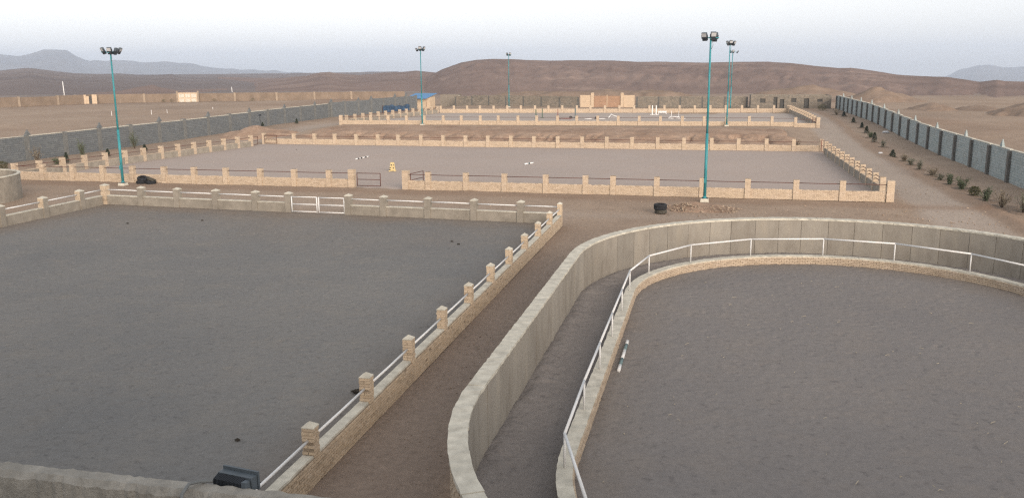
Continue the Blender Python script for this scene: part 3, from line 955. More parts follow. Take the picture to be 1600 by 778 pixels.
def rendered_fence(p0, p1, posts, label, brick_side, gaps=(), corner=()):
    """cement-rendered low wall with capped piers and a white rail; the outer side is brick"""
    dx, dy = p1[0] - p0[0], p1[1] - p0[1]
    root = empty('rendered_wall', (p0[0], p0[1], 0), math.atan2(dy, dx), label, 'rendered wall')
    w, h = .36, .62
    for i, s in enumerate(posts):
        mb = MB()
        mb.box(-w / 2, w / 2, -w / 2 - .006, w / 2 + .006, 0, 1.18, jit=.004)
        if i in corner:
            mb2 = pillar_mesh(w + .03, 1.26)
            mb2.box(-w / 2, w / 2, -w / 2, w / 2, 0, 1.25)
            p = place('pillar', mb2.mesh('pillar', M['brick_near']), root, (s, 0, 0))
            cap = MB(); cap.pyramid(-w / 2 - .03, w / 2 + .03, -w / 2 - .03, w / 2 + .03, 1.26, 1.30, 1.38)
        else:
            p = place('pillar', mb.mesh('pillar', M['plaster']), root, (s, 0, 0))
            cap = MB(); cap.pyramid(-w / 2 - .012, w / 2 + .012, -w / 2 - .02, w / 2 + .02, 1.18, 1.22, 1.32)
            fb_ = MB(); brick_run(fb_, None, w * .9, 1.15, *((w / 2 + .008, w / 2 + .05) if brick_side > 0 else (-w / 2 - .05, -w / 2 - .008)), jit=.006)
            o = place('brick_facing', fb_.mesh('brick_facing', M['brick_near']), p, (-w * .45, 0, 0)); tag(o, kind='stuff')
            if abs(dx) < abs(dy):                     # side fence: pier sides facing the near end are bare brick
                fs = MB()
                brick_run(fs, None, w * .95, .58, -.02, .02, jit=.005)
                o = place('brick_facing', fs.mesh('brick_facing', M['brick_near']), p, (-w / 2 - .022, -w * .475, .62), math.pi / 2); tag(o, kind='stuff')
        cap.build('cap', M['coping'], p)
    posts = list(posts) + [math.hypot(dx, dy) - (.02 if abs(dx) < abs(dy) else .12)]
    for i in range(len(posts) - 1):
        if i in gaps: continue
        a, b = posts[i] + w / 2, posts[i + 1] - w / 2
        mb = MB(); mb.box(0, b - a, -.12, .12, 0, h, jit=.005)
        place('panel', mb.mesh('panel', M['plaster']), root, (a, 0, 0))
        mb = MB(); mb.box(0, b - a, -.14, .14, h + .003, h + .045, jit=.008)
        place('coping', mb.mesh('coping', M['coping']), root, (a, 0, 0))
        mb = MB(); mb.tube([(-.04, 0, 1.0), ((b - a) / 2, 0, 1.0 + rnd.uniform(-.01, .015)), (b - a + .04, 0, 1.0)], .034, 8)
        place('rail', mb.mesh('rail', M['white'], True), root, (a, 0, 0))

pb = [0, 2.75, 5.4, 8.16, 10.92, 13.18, 17.1, 19.34, 22.08, 24.85, 27.57]
rendered_fence((-37.7, 48.5), (-7.6, 46.75), pb, 'grey rendered wall with white rail and capped piers across the back of the paddock', 1, gaps=(5,), corner=(0,))
rendered_fence((-38.1, 34.0), (-37.75, 48.3), [0, 3.1, 6.15, 9.3, 12.3], 'grey rendered wall with white rail on the left side of the paddock', 1)
pipe_gate((-24.32, 47.55), (-20.84, 47.4), .12, 1.06, 3, 'white', 'white double pipe gate in the back wall of the paddock', r=.035, double=True)

# ---------------------------------------------------------------- walker pen: outer concrete wall, inner kerb wall, railing
CX, YA, YB = 4.9, 17.5, 31.6
def stad(R, s):
    """point on a stadium of radius R; s runs from the near end clockwise up the left side, over the top and down the right"""
    a = math.pi / 2 * R                                # quarter arcs
    st = YB - YA
    if s < a:                                          # near quarter: from (CX, YA-R) to the left side
        t = s / R
        return (CX - R * math.sin(t), YA - R * math.cos(t)), (-math.sin(t), -math.cos(t))
    s -= a
    if s < st:
        return (CX - R, YA + s), (-1, 0)
    s -= st
    if s < 2 * a:
        t = s / R
        return (CX - R * math.cos(t), YB + R * math.sin(t)), (-math.cos(t), math.sin(t))
    s -= 2 * a
    if s < st:
        return (CX + R, YB - s), (1, 0)
    s -= st
    t = s / R
    return (CX + R * math.cos(t), YA - R * math.sin(t)), (math.cos(t), -math.sin(t))

def stad_len(R): return 2 * math.pi * R + 2 * (YB - YA)

def strip(mb, Rm, s0, s1, ri, ro, z0, z1, step=.3, jit=0, seed=None):
    """a wall segment following the stadium; ri and ro are offsets from Rm"""
    n = max(1, int(math.ceil((s1 - s0) / step)))
    for k in range(n + 1):
        (x, y), (nx_, ny_) = stad(Rm, s0 + (s1 - s0) * k / n)
        j = lambda: rnd.uniform(-jit, jit)
        kk = len(mb.v)
        for rr, zz in ((ri, z0), (ro, z0), (ro, z1), (ri, z1)):
            d = rr + j()
            mb.v.append((x + nx_ * d, y + ny_ * d, zz + (j() if zz == z1 else 0)))
        if k:
            for q in range(4):
                mb.f.append((kk - 4 + q, kk + q, kk + (q + 1) % 4, kk - 4 + (q + 1) % 4))
    e = len(mb.v) - 4
    st_ = e - 4 * n
    mb.f += [(st_, st_ + 1, st_ + 2, st_ + 3), (e + 3, e + 2, e + 1, e)]

OWH = 1.62
def build_pen():
    Rm = 9.72
    L = stad_len(Rm)
    s_end = L - 8
    root = empty('concrete_wall', (CX, YB, 0), 0, 'tall curved concrete wall of upright panels round the walking lane', 'concrete wall')
    def P(mb, name, mat, smooth=False):
        o = mb.build(name, mat)
        o.parent = root
        o.matrix_parent_inverse = Matrix.Translation((-CX, -YB, 0))
        return o
    mb = MB(); strip(mb, Rm, 0, s_end, -.145, .06, 0, OWH - .02, .3); P(mb, 'core', M['mortar'])
    s = 0
    while s < s_end:
        w = rnd.uniform(1.02, 1.22)
        e = min(s + w, s_end)
        mb = MB(); o = rnd.uniform(-.006, .006)
        strip(mb, Rm, s + .008, e - .008, -.17 + o, -.147, 0, OWH, .25)
        P(mb, 'panel', M['concrete'])
        s += w
    s = 0
    while s < s_end:
        w = rnd.uniform(2.2, 3.4)
        e = min(s + w, s_end)
        mb = MB(); strip(mb, Rm, s + .003, e - .003, -.185, .2, OWH + .003, OWH + .075, .16, jit=.011)
        P(mb, 'coping', M['coping'])
        s += w
    mb = MB()
    nc = int(OWH / BH)
    for c in range(nc):
        s = (BL / 2 if c % 2 else 0)
        while s < L * .62:
            strip(mb, Rm, s, s + BL - .012, .062, .16 + rnd.uniform(-.006, .006), c * BH + .006, c * BH + BH - .006, .3)
            s += BL
    tag(P(mb, 'brickwork', M['brick_near']), kind='stuff')

    # inner kerb wall, brick on the pen side
    Ri = 7.45
    root2 = empty('kerb_wall', (CX, YB, 0), 0, 'low curved brick kerb wall with grey cement top round the riding pen', 'kerb wall')
    def P2(mb, name, mat):
        o = mb.build(name, mat)
        o.parent = root2
        o.matrix_parent_inverse = Matrix.Translation((-CX, -YB, 0))
        return o
    L2 = stad_len(Ri)
    KH = .36
    mb = MB(); strip(mb, Ri, 0, L2 - 6, .03, .33, 0, KH - .01, .3); P2(mb, 'core', M['mortar'])
    s = 0
    while s < L2 - 6:
        w = rnd.uniform(1.6, 2.6)
        mb = MB(); strip(mb, Ri, s + .003, min(s + w, L2 - 6) - .003, .035, .37, KH - .007, KH + .05, .16, jit=.009)
        P2(mb, 'coping', M['coping'])
        s += w
    a = math.pi / 2 * Ri
    stuff = MB()
    for c in range(5):
        s = (BL / 2 if c % 2 else 0)
        while s < L2 - 6.3:
            mb = MB()
            inn = s > a - 1.2 and s < a + 11.8
            tgt = MB() if inn else stuff
            strip(tgt, Ri, s, s + BL - .012, rnd.uniform(-.007, .007), .08, c * BH + .006, c * BH + BH - .007, .3)
            if inn:
                P2(tgt, 'brick', M['brick'])
            s += BL
    tag(P2(stuff, 'brickwork', M['brick']), kind='stuff')

    # railing on the kerb wall
    root3 = empty('pen_railing', (CX, YB, 0), 0, 'white pipe railing on posts standing on the low curved kerb wall', 'railing')
    posts = [(2.2, 10.4), (-.2, 11.75), (-1.894, 13.96)] + [(-2.74, 16.64), (-2.72, 19.8), (-2.72, 22.8), (-2.72, 25.8), (-2.72, 28.74), (-2.71, 31.58), (-1.96, 34.22), (-.31, 36.48), (2.07, 38.02), (4.87, 38.62), (7.45, 38.2), (10.0, 36.95), (11.6, 35.0), (12.45, 32.4), (12.52, 29.4), (12.52, 26.4)]
    fix = []
    for x, y in posts:                                 # keep every post on the wall
        yc = min(max(y, YA), YB)
        dx, dy = x - CX, y - yc
        d = math.hypot(dx, dy)
        fix.append((CX + dx / d * 7.66, yc + dy / d * 7.66))
    def P3(mb, name):
        o = mb.build(name, M['white'], None, True)
        o.parent = root3
        o.matrix_parent_inverse = Matrix.Translation((-CX, -YB, 0))
    RT = KH + .05 + .74
    for x, y in fix:
        mb = MB(); mb.tube([(x, y, KH + .02), (x, y, RT)], .026, 8); P3(mb, 'post')
    for i in range(len(fix) - 1):
        mb = MB(); mb.tube([(fix[i][0], fix[i][1], RT), (fix[i + 1][0], fix[i + 1][1], RT)], .034, 8); P3(mb, 'rail')
build_pen()

# striped pole lying along the kerb wall
def striped_pole(p0, p1, r, cols, label, z=0, group=None):
    v0, v1 = Vector(p0), Vector(p1)
    root = empty('jump_pole', p0, 0, label, 'jump pole', group)
    t = 0
    tot = sum(w for w, _ in cols)
    for w, m in cols:
        a, b = v0.lerp(v1, t / tot), v0.lerp(v1, (t + w) / tot)
        mb = MB(); mb.tube([a - v0, b - v0], r, 12)
        mb.build('band', M[m], root, True)
        t += w
    return root
striped_pole((-2.33, 23.65, .08), (-2.34, 26.45, .085), .05, [(.6, 'white'), (.72, 'teal_grey'), (1.0, 'white'), (.72, 'teal_grey'), (.45, 'white')], 'white and teal-grey banded pole lying by the low curved brick kerb')
striped_pole((-32.7, 77.4, .09), (-32.45, 80.0, .09), .06, [(.4, 'white'), (.25, 'black_paint'), (.3, 'white'), (.3, 'black_paint'), (.6, 'white'), (.3, 'black_paint'), (.5, 'white')], 'black and white pole lying on the middle arena sand, left of the yellow block')
striped_pole((-16.1, 75.9, .08), (-15.55, 76.9, .1), .07, [(.5, 'white'), (.25, 'slate_paint'), (.5, 'white')], 'short white and grey pole lying alone in the centre of the middle arena')

# yellow jump block
def jump_block():
    root = empty('jump_block', (-26.03, 69.3, .02), .25, 'small yellow plastic jump block standing on the middle arena sand', 'jump block')
    mb = MB()
    mb.box(-.26, .26, -.17, .17, .03, .74, taper=.11)
    mb.build('body', M['yellow'], root)
    for x, z, w, h in ((-.08, .50, .05, .07), (.09, .5, .03, .06), (-.17, .3, .05, .035), (-.2, .13, .06, .045), (.1, .26, .045, .05)):
        y = -.17 + .11 * (z - .03) / .71
        m2 = MB(); m2.box(x - w, x + w, y - .006, y + .05, z - h, z + h); m2.build('slot_shade', M['dark'], root)  # dark blocks paint the shade inside the slots
    for x in (-.22, .22):
        m2 = MB(); m2.box(x - .09, x + .09, -.21, .21, 0, .06, taper=.01); m2.build('foot', M['yellow'], root)
jump_block()

# ---------------------------------------------------------------- boundary walls
def finial(root, x, z, th, mat, name='finial'):
    mb = MB()
    for i, (w, h) in enumerate(((.27, .14), (.19, .13), (.12, .13), (.06, .14))):
        zz = z + sum((.14, .13, .13, .14)[:i])
        mb.box(x - w, x + w, -th / 2 * (1 - .18 * i), th / 2 * (1 - .18 * i), zz + .002, zz + h, jit=.01)
    mb.build(name, M[mat], root)

def block_wall(name, p0, p1, posts, heights, label, mat, post_mat, pw, bl, bh, th=.2, proud=.03, fin=(), fin_mid=False, coping=None, rough=0.0, skip=(), posty=0, post_dh=None):
    dx, dy = p1[0] - p0[0], p1[1] - p0[1]
    L = math.hypot(dx, dy)
    ux, uy = dx / L, dy / L
    root = empty(name, (p0[0], p0[1], 0), math.atan2(dy, dx), label, 'block wall')
    gz = lambda s: ztf(p0[0] + ux * s, p0[1] + uy * s)
    for i in range(len(posts) - 1):
        if i in skip: continue
        a, b = posts[i] + pw / 2 + .004, posts[i + 1] - pw / 2 - .004
        h = heights if isinstance(heights, (int, float)) else heights[i]
        z = min(gz(a), gz(b)) - .1
        mb = MB()
        nc = int(round((h + .1) / bh))
        for c in range(nc):
            x = -(bl / 2 if c % 2 else 0)
            while x < b - a - .03:
                w = bl * (rnd.uniform(.7, 1.35) if rough else 1)
                q0, q1 = max(0, x), min(x + w - .014, b - a)
                if q1 - q0 > .03:
                    e = rnd.uniform(-.5, 1) * (rough or .006)
                    mb.box(q0, q1, -th / 2 - e, th / 2 + e, c * bh + .009, (c + 1) * bh - .013)
                x += w
        mb.box(0, b - a, -th / 2 + .022, th / 2 - .022, 0, nc * bh - .01)
        place('panel', mb.mesh('panel', M[mat]), root, (a, 0, z))
        top = z + nc * bh
        if coping:
            mb = MB(); mb.box(0, b - a, -th / 2 - .03, th / 2 + .03, .0, coping, jit=.012)
            place('coping', mb.mesh('coping', M['coping']), root, (a, 0, top))
        if fin_mid and i in fin:
            finial(root, (a + b) / 2, top + (coping or 0), th, mat)
    for i, s in enumerate(posts):
        j = min(i, len(posts) - 2)
        h = heights if isinstance(heights, (int, float)) else max(heights[max(0, i - 1)], heights[j])
        mb = MB()
        mb.box(-pw / 2, pw / 2, -th / 2 - proud + posty, th / 2 + proud + posty, -.1, h + ((.06 if proud > 0 else -.12) if post_dh is None else post_dh), jit=.008)
        place('post', mb.mesh('post', M[post_mat]), root, (s, 0, gz(s)))
        if not fin_mid and i in fin:
            finial(root, s + pw * .5, gz(s) + h + .06, th, mat)
    return root

M['post_dark'] = matte('dark_column', (.12, .12, .115), var=.2, scale=3)
M['column_dark'] = matte('brown_grey_column', (.14, .133, .124), var=.2, scale=3)  # even dark brown-grey of the right wall's columns
M['post_stone'] = matte('stone_column', (.165, .168, .164), var=.2, scale=3)
rp = [52.0, 56.3, 60.9, 65.6, 70.4, 75.4, 80.4, 85.7, 90.9, 96.2, 101.1, 105.9, 110.6, 115.3, 120.0, 124.8, 129.6, 134.4, 139.2, 144.0, 148.8, 153.6, 158.4, 163.2, 168]
block_wall('boundary_wall', (21.3, 52), (21.6, 168), [y - 52 for y in rp], 2.42, 'long grey block wall with dark columns beyond the shrubs on the right', 'block', 'column_dark', .4, .42, .205, th=.2, proud=.10, post_dh=-.12, fin=tuple(range(0, 24, 2)), fin_mid=True, coping=.04, posty=.1)
lp = [52, 57.0, 61.9, 66.9, 71.9, 77.0, 82.1, 87.3, 92.5, 97.6, 102.8, 108, 113.1, 118.3, 123.4, 128.6, 133.7, 138.9]
block_wall('boundary_wall', (-64.3, 52), (-63.3, 138.9), [y - 52 for y in lp], [2.4, 2.4, 2.3, 2.3, 2.3, 2.3, 2.35, 2.4, 2.4, 2.4, 2.35, 2.3, 2.3, 2.3, 2.3, 2.3, 2.3], 'long rough grey stone wall with stepped finials left of the arenas', 'stone', 'post_stone', .62, .42, .2, th=.3, proud=.05, fin=(2, 4, 6, 8, 10, 12, 14, 16), coping=.06, rough=.02)
block_wall('boundary_wall', (-63.2, 139.6), (-57.8, 168.4), [.1, 4.2, 8.4, 12.6, 16.8, 21, 25.2, 29.2], [2.55, 2.5, 2.5, 2.6, 2.6, 2.75, 2.75], 'taller far section of rough grey stone wall left of the upper arena', 'stone', 'post_stone', .5, .42, .2, th=.3, proud=.04, fin=(0, 2, 3, 5, 6), rough=.02)
block_wall('boundary_wall', (-52.6, 178.0), (-25.3, 170.1), reg(.2, 28.2, 7), 2.05, 'brown-grey block wall behind the upper arena, left of the beige gateway', 'back_block', 'post_dark', .3, .42, .2, th=.2, proud=-.02, rough=.012)
block_wall('boundary_wall', (-14.4, 170.0), (6.2, 170.3), reg(.15, 20.4, 5), 2.15, 'brown-grey block wall behind the upper arena, right of the beige gateway', 'back_block', 'post_dark', .3, .42, .2, th=.2, proud=-.02, rough=.012)

def gateway():
    z = TER
    root = empty('gateway', (-20, 170.2, z), 0, 'beige rendered gateway with brown double leaves in the far back wall', 'gateway')
    for x0, x1 in ((-5.1, -3.05), (3.25, 5.3)):
        mb = MB(); mb.box(x0, x1, -.12, .12, -.1, 2.3); mb.build('wing_wall', M['beige'], root)
    for x in (-2.75, 2.95):
        p = MB(); p.box(x - .28, x + .28, -.25, .25, -.1, 2.62); o = p.build('pier', M['beige'], root)
        c = MB(); c.pyramid(x - .33, x + .33, -.3, .3, 2.622, 2.7, 2.82); c.build('cap', M['beige'], o)
    for x0, x1 in ((-2.44, -.02), (.12, 2.64)):
        mb = MB(); mb.box(x0, x1, -.03, .03, .05, 2.15)
        o = mb.build('gate_leaf', M['gate_brown'], root)
        for zz in (.05, 1.05, 2.1):
            m2 = MB(); m2.box(x0, x1, -.06, -.032, zz, zz + .06); m2.build('cross_bar', M['gate_brown'], o)
    mb = MB(); mb.box(-.015, .115, -.06, .06, 0, 2.35); mb.build('meeting_post', M['beige'], root)
gateway()

def block_building():
    """unfinished block sheds at the back right: front face with real openings"""
    z = TER
    root = empty('block_building', (6.6, 168.5, z), 0, 'unfinished grey-brown block building with openings behind the right of the upper arena', 'building')
    H = 2.35
    ops = [(1.6, 2.6, 1.0, 1.75, 'w'), (4.0, 4.7, .0, 2.1, 'd'), (5.1, 5.9, 0, 1.7, 'd'), (7.1, 8.0, 1.1, 1.85, 'w'), (9.3, 10.2, 0, 1.85, 'd'), (11.6, 12.5, 1.2, 1.7, 'w')]
    xs = sorted({0, 14.0} | {o[0] for o in ops} | {o[1] for o in ops})
    mb = MB()
    def courses(x0, x1, z0, z1):
        nc = int(round((z1 - z0) / .2))
        if nc < 1: return
        hh = (z1 - z0) / nc
        for c in range(nc):
            x = x0 - (.2 if c % 2 else 0)
            while x < x1 - .02:
                a, b = max(x, x0), min(x + .39, x1)
                if b - a > .02:
                    e = rnd.uniform(0, .015)
                    mb.box(a, b - .008, -e, .2, z0 + c * hh + .006, z0 + (c + 1) * hh - .006)
                x += .4
        mb.box(x0 + .004, x1 - .004, .015, .19, z0 + .004, z1 - .004)
    for a, b in zip(xs[:-1], xs[1:]):
        op = [o for o in ops if o[0] <= a and b <= o[1]]
        if not op:
            courses(a, b, -.1, H)
        else:
            o = op[0]
            if o[2] > 0: courses(a, b, -.1, o[2])
            courses(a, b, o[3], H)
    mb.build('front_wall', M['back_block'], root)
    m2 = MB(); m2.box(0, .2, .22, 6, -.1, H - .01); m2.build('side_wall', M['back_block'], root)
    m2 = MB(); m2.box(13.8, 14.0, .22, 6, -.1, H - .01); m2.build('side_wall', M['back_block'], root)
    m2 = MB(); m2.box(0, 14, 6.02, 6.2, -.1, H - .01); m2.build('back_wall', M['back_block'], root)
    for x0, x1, z0, z1, k in ops:
        if k == 'w':
            m2 = MB(); m2.box(x0 + .004, x1 - .004, -.03, .205, z0 - .06, z0 - .004); m2.build('sill', M['plaster'], root)
            m2 = MB(); m2.box(x0 + .01, x1 - .01, .14, .18, z0 + .004, z1 - .004); m2.build('room_shade_panel', M['shadow_room'], root)  # dark panel stands in for the dim interior behind the window
        else:
            m2 = MB(); m2.box(x0 + .01, x1 - .01, .24, .28, 0, z1 - .05); m2.build('door_shade_panel', M['shadow_room'], root)
block_building()

def shed():
    z = TER
    root = empty('shed', (-60.6, 172.6, .3), 0, 'small tan shed under a bright blue sloping sheet roof at the back left', 'shed')
    mb = MB(); mb.box(.6, 4.4, 0, .2, -.1, 2.15); mb.build('front_wall', M['beige'], root)
    mb = MB(); mb.box(4.2, 4.4, .202, 3.2, -.1, 2.3); mb.build('side_wall', M['beige'], root)
    mb = MB(); mb.box(.6, .8, .202, 3.2, -.1, 2.3); mb.build('side_wall', M['beige'], root)
    mb = MB(); mb.box(.8, 4.2, 3.0, 3.2, -.1, 2.5); mb.build('back_wall', M['beige'], root)
    # sheet roof in ribbed strips
    n = 12
    for i in range(n):
        x0, x1 = -.7 + 4.7 * i / n, -.7 + 4.7 * (i + 1) / n
        mb = MB()
        k = lambda x, y: (x + (1.4 if y > 1 else 0) * 0, y)
        mb.quadbox([(x0, -1.4, 2.02), (x1 - .03, -1.4, 2.02), (x1 - .03 + .9, 3.3, 2.95), (x0 + .9, 3.3, 2.95), (x0, -1.4, 2.06), (x1 - .03, -1.4, 2.06), (x1 - .03 + .9, 3.3, 2.99), (x0 + .9, 3.3, 2.99)])
        mb.build('roof_sheet', M['blue_roof'], root)
    for x in (-.6, 3.95):
        mb = MB(); mb.tube([(x, -1.3, -.1), (x, -1.3, 2.0)], .04, 8); mb.build('post', M['rust'], root, True)
shed()

def tarp_screen():
    root = empty('tarp_screen', (-60, 150, .3), 0, 'dark blue tarpaulin hung on the grey wall left of the blue-roofed shed', 'tarpaulin')
    u = np.linspace(0, 1, 40); v = np.linspace(0, 1, 10)
    U, V_ = np.meshgrid(u, v, indexing='ij')
    X = -59.85 + 1.78 * U + .06 * np.sin(U * 40) + .05 * np.sin(V_ * 7 + U * 9)
    Y = 155.5 + 9.5 * U
    Z = .32 + V_ * (1.15 + .15 * np.sin(U * 7) + .1 * np.sin(U * 23))
    o = gridmesh('sheet', X, Y, Z, M['tarp'], kind='thing')
    del o['kind']
    o.parent = root
    o.matrix_parent_inverse = Matrix.Translation((60, -150, -.3))
    for t in (0, .33, .66, 1):
        mb = MB(); mb.tube([(.0 + 1.78 * t, 5.5 + 9.5 * t, -.05), (.0 + 1.78 * t, 5.5 + 9.5 * t, 1.45)], .03, 6); mb.build('stake', M['rust'], root, True)
tarp_screen()

def pump_house():
    root = empty('pump_house', (-57.0, 182.0, .3), 0, 'grey block hut with a sloping side brace between blue-roofed shed and back wall', 'hut')
    mb = MB(); mb.box(0, 4.0, 0, 2.4, -.1, 2.45); mb.build('body', M['back_block'], root)
    for x in (1.3, 2.6):
        m2 = MB(); m2.box(x - .06, x + .06, -.05, -.004, 0, 2.3); m2.build('pilaster', M['plaster'], root)
    m2 = MB(); m2.box(-.06, 4.06, -.06, 2.46, 2.453, 2.54); m2.build('roof', M['back_block'], root)
    m2 = MB(); m2.quadbox([(4.05, -.1, 2.3), (4.2, -.1, 2.4), (4.2, .1, 2.4), (4.05, .1, 2.3), (5.0, -.1, -.05), (5.25, -.1, -.05), (5.25, .1, -.05), (5.0, .1, -.05)]); m2.build('brace', M['coping'], root)
pump_house()

# mud wall far left
def mud_wall():
    pts = [(-215, 120), (-157.1, 169.9), (-150.3, 191.5), (-130.3, 203.9), (-110, 209.4), (-93, 219), (-70, 228), (-45, 235)]
    pts = [(-175, 130), (-158.5, 165), (-149.9, 192.0), (-130.3, 204.5), (-110, 210.5), (-93, 219), (-80, 224)]
    root = empty('mud_wall', (-150, 192, 0), 0, 'long tan mud-rendered wall across the open ground at far left', 'mud wall')
    def P(mb, name, mat):
        o = mb.build(name, mat); o.parent = root; o.matrix_parent_inverse = Matrix.Translation((150, -192, 0)); return o
    for i in range(len(pts) - 1):
        (x0, y0), (x1, y1) = pts[i], pts[i + 1]
        L = math.hypot(x1 - x0, y1 - y0)
        n = max(1, int(L / 8))
        for k in range(n):
            a, b = k / n, (k + 1) / n
            fr = frame(x0 + (x1 - x0) * a, y0 + (y1 - y0) * a, ztf(x0, y0) - .3, x1 - x0, y1 - y0)
            w = L / n
            if i == 2 and k == 0:                      # doorway bay
                fr2 = fr
                mb = MB(); mb.box(0, w, -.15, .15, 0, 2.45, fr, jit=.03); P(mb, 'panel', M['adobe'])
            else:
                mb = MB(); mb.box(0, w - .02, -.15, .15, 0, 2.4 + rnd.uniform(-.08, .06), fr, jit=.03); P(mb, 'panel', M['adobe'])
            mb = MB(); mb.box(-.25, .25, -.24, .24, 0, 2.5, fr, jit=.03); P(mb, 'pilaster', M['adobe_edge'])
    # doorway towers with a half open leaf
    fr = frame(-150.6, 190.0, -.3, 8.6, 5.4)
    for x0, x1, d in ((-2.4, .2, .5), (1.5, 2.6, .5)):
        mb = MB(); mb.box(x0, x1, -d, d - .2, 0, 2.75, fr); P(mb, 'door_pier', M['beige'])
    mb = MB(); mb.box(.25, 1.45, -.18, -.155, .05, 2.4, fr); P(mb, 'doorway_shade', M['shadow_room'])  # flat dark panel stands in for the shaded gap
    mb = MB(); mb.box(.2, .8, -.3, -.26, .05, 2.4, fr); P(mb, 'door_leaf', M['beige'])
mud_wall()

def metal_gate():
    fr_dx, fr_dy = 20, 6
    root = empty('metal_gate', (-131.0, 203.4, 0), math.atan2(6, 20), 'pale panelled metal gate set in the tan mud wall at far left', 'gate')
    mb = MB(); mb.box(-2.4, 2.4, -.35, -.25, -.2, 2.6); mb.build('leaf', M['beige'], root)
    for x in (-2.6, 2.6):
        mb = MB(); mb.box(x - .2, x + .2, -.45, -.2, -.3, 3.0); mb.build('post', M['adobe_edge'], root)
    for x, z in ((-1.5, .6), (-1.5, 1.8), (0, .6), (0, 1.8), (1.5, .6), (1.5, 1.8)):
        mb = MB(); mb.box(x - .6, x + .6, -.38, -.352, z - .45, z + .45); mb.build('panel', M['coping'], root)
metal_gate()

# round concrete pool wall at the left edge
def round_wall():
    root = empty('round_wall', (-48.85, 48.0, 0), 0, 'round smooth concrete wall cut by the left edge of the picture', 'round wall')
    prof = [(3.85, 0), (4.0, 0), (4.0, 1.66), (3.85, 1.66)]
    mb = MB(); mb.lathe(prof, 72, closed=True); mb.build('wall', M['plaster'], root, False)
    mb = MB(); mb.lathe([(3.83, 1.663), (4.03, 1.663), (4.03, 1.73), (3.83, 1.73)], 72, closed=True); mb.build('coping', M['coping'], root)
    mb = MB(); mb.lathe([(.01, .06), (3.84, .06), (3.84, .02), (.01, .02)], 48, closed=True); mb.build('floor', M['sand_lane'], root)
round_wall()

# ---------------------------------------------------------------- floodlight masts
def floodlight(parent, loc, rz, tilt, s=1.0):
    o = empty('floodlight', loc, 0)
    o.parent = parent
    o.rotation_euler = (tilt, 0, rz)
    mb = MB(); mb.box(-.17 * s, .17 * s, -.02, .14 * s, -.02, .26 * s, taper=.012); mb.build('housing', M['casing'], o)
    mb = MB(); mb.box(-.15 * s, .15 * s, -.034, -.022, .01, .23 * s); mb.build('lens', M['lens'], o)
    mb = MB(); mb.box(-.14 * s, .14 * s, 0, .17 * s, -.24 * s, -.023, taper=-.012); mb.build('gear_box', M['dark'], o)
    mb = MB(); mb.box(-.2 * s, -.175 * s, .02, .1, -.1 * s, .12 * s); mb.build('bracket', M['dark'], o)
    mb = MB(); mb.box(.175 * s, .2 * s, .02, .1, -.1 * s, .12 * s); mb.build('bracket', M['dark'], o)
    return o

def mast(x, y, z, h, label, lights, arm=.9):
    root = empty('floodlight_mast', (x, y, z), 0, label, 'light mast', 'floodlight masts')
    mb = MB(); mb.box(-.30, .30, -.30, .30, -.25, .20, taper=.06); mb.build('plinth', M['coping'], root)
    mb = MB(); mb.box(-.2, .2, -.2, .2, .202, .222); mb.build('base_plate', M['dark'], root)
    for bx, by in ((-.15, -.15), (.15, -.15), (.15, .15), (-.15, .15)):
        mb = MB(); mb.tube([(bx, by, .215), (bx, by, .27)], .018, 6); mb.build('bolt', M['dark'], root)
    mb = MB(); mb.box(-.07, .07, -.17, -.088, 1.2, 1.5); mb.build('junction_box', M['teal'], root)
    mb = MB(); mb.tube([(.1, -.05, h - .3), (.16, -.1, h - .55), (.06, -.07, h - .8)], .012, 5); mb.build('cable_loop', M['cable'], root, True)
    mb = MB()
    mb.tube([(0, 0, .22), (0, 0, .34)], .15, 16, .10)
    mb.build('flare', M['teal'], root, True)
    mb = MB(); mb.tube([(0, 0, .3), (0, 0, h * .42)], .098, 16, .090); mb.build('lower_tube', M['teal'], root, True)
    mb = MB(); mb.tube([(0, 0, h * .42 - .02), (0, 0, h - .1)], .072, 16, .055); mb.build('upper_tube', M['teal'], root, True)
    mb = MB(); mb.tube([(-arm / 2, 0, h - .12), (arm / 2, 0, h - .12)], .035, 8); mb.build('cross_arm', M['teal'], root, True)
    mb = MB(); mb.tube([(0, -.3, h - .16), (0, .3, h - .16)], .03, 8); mb.build('cross_arm', M['teal'], root, True)
    for dx, dy, dz, rz, tilt, s in lights:
        floodlight(root, (dx, dy, h + dz), rz, tilt, s)
    return root

mast(-42.85, 57.2, 0, 9.85, 'teal floodlight mast at the near left of the middle arena beside the tyre heap',
     [(-.62, -.05, -.06, -.5, .35, 1.0), (.05, -.2, -.06, .1, .25, 1.0), (.42, .1, -.1, 2.7, .3, 1.0), (.82, 0, -.08, 1.75, .45, .95)], 1.5)
mast(-.33, 57.0, 0, 10.3, 'tall teal floodlight mast in front of the middle arena beside the rubble heap',
     [(-.40, -.1, -.08, -.45, .3, 1.02), (.16, -.1, -.04, .3, .3, 1.02), (.25, .3, -.1, 2.9, .3, 1.1)], 1.0)
mast(1.75, 118.0, TER, 10.5, 'teal floodlight mast at the near side of the upper arena, right half',
     [(-.35, 0, -.05, -1.2, .3, 1.25), (.12, -.15, 0, .4, .3, 1.25), (.55, .05, -.08, 1.0, .4, 1.25)], 1.0)
mast(-38.8, 115.4, TER - .05, 10.2, 'teal floodlight mast at the near left of the upper arena',
     [(-.55, 0, -.15, -.5, .5, .9), (-.02, -.15, 0, .1, .3, 1.2), (.5, .05, -.05, 1.3, .4, 1.2)], 1.0)
mast(-38.8, 168.3, TER, 10.1, 'distant teal floodlight mast in front of the back wall, left of the gateway',
     [(-.35, 0, -.05, -.6, .3, 1.15), (.3, 0, -.05, .6, .3, 1.15)], .8)
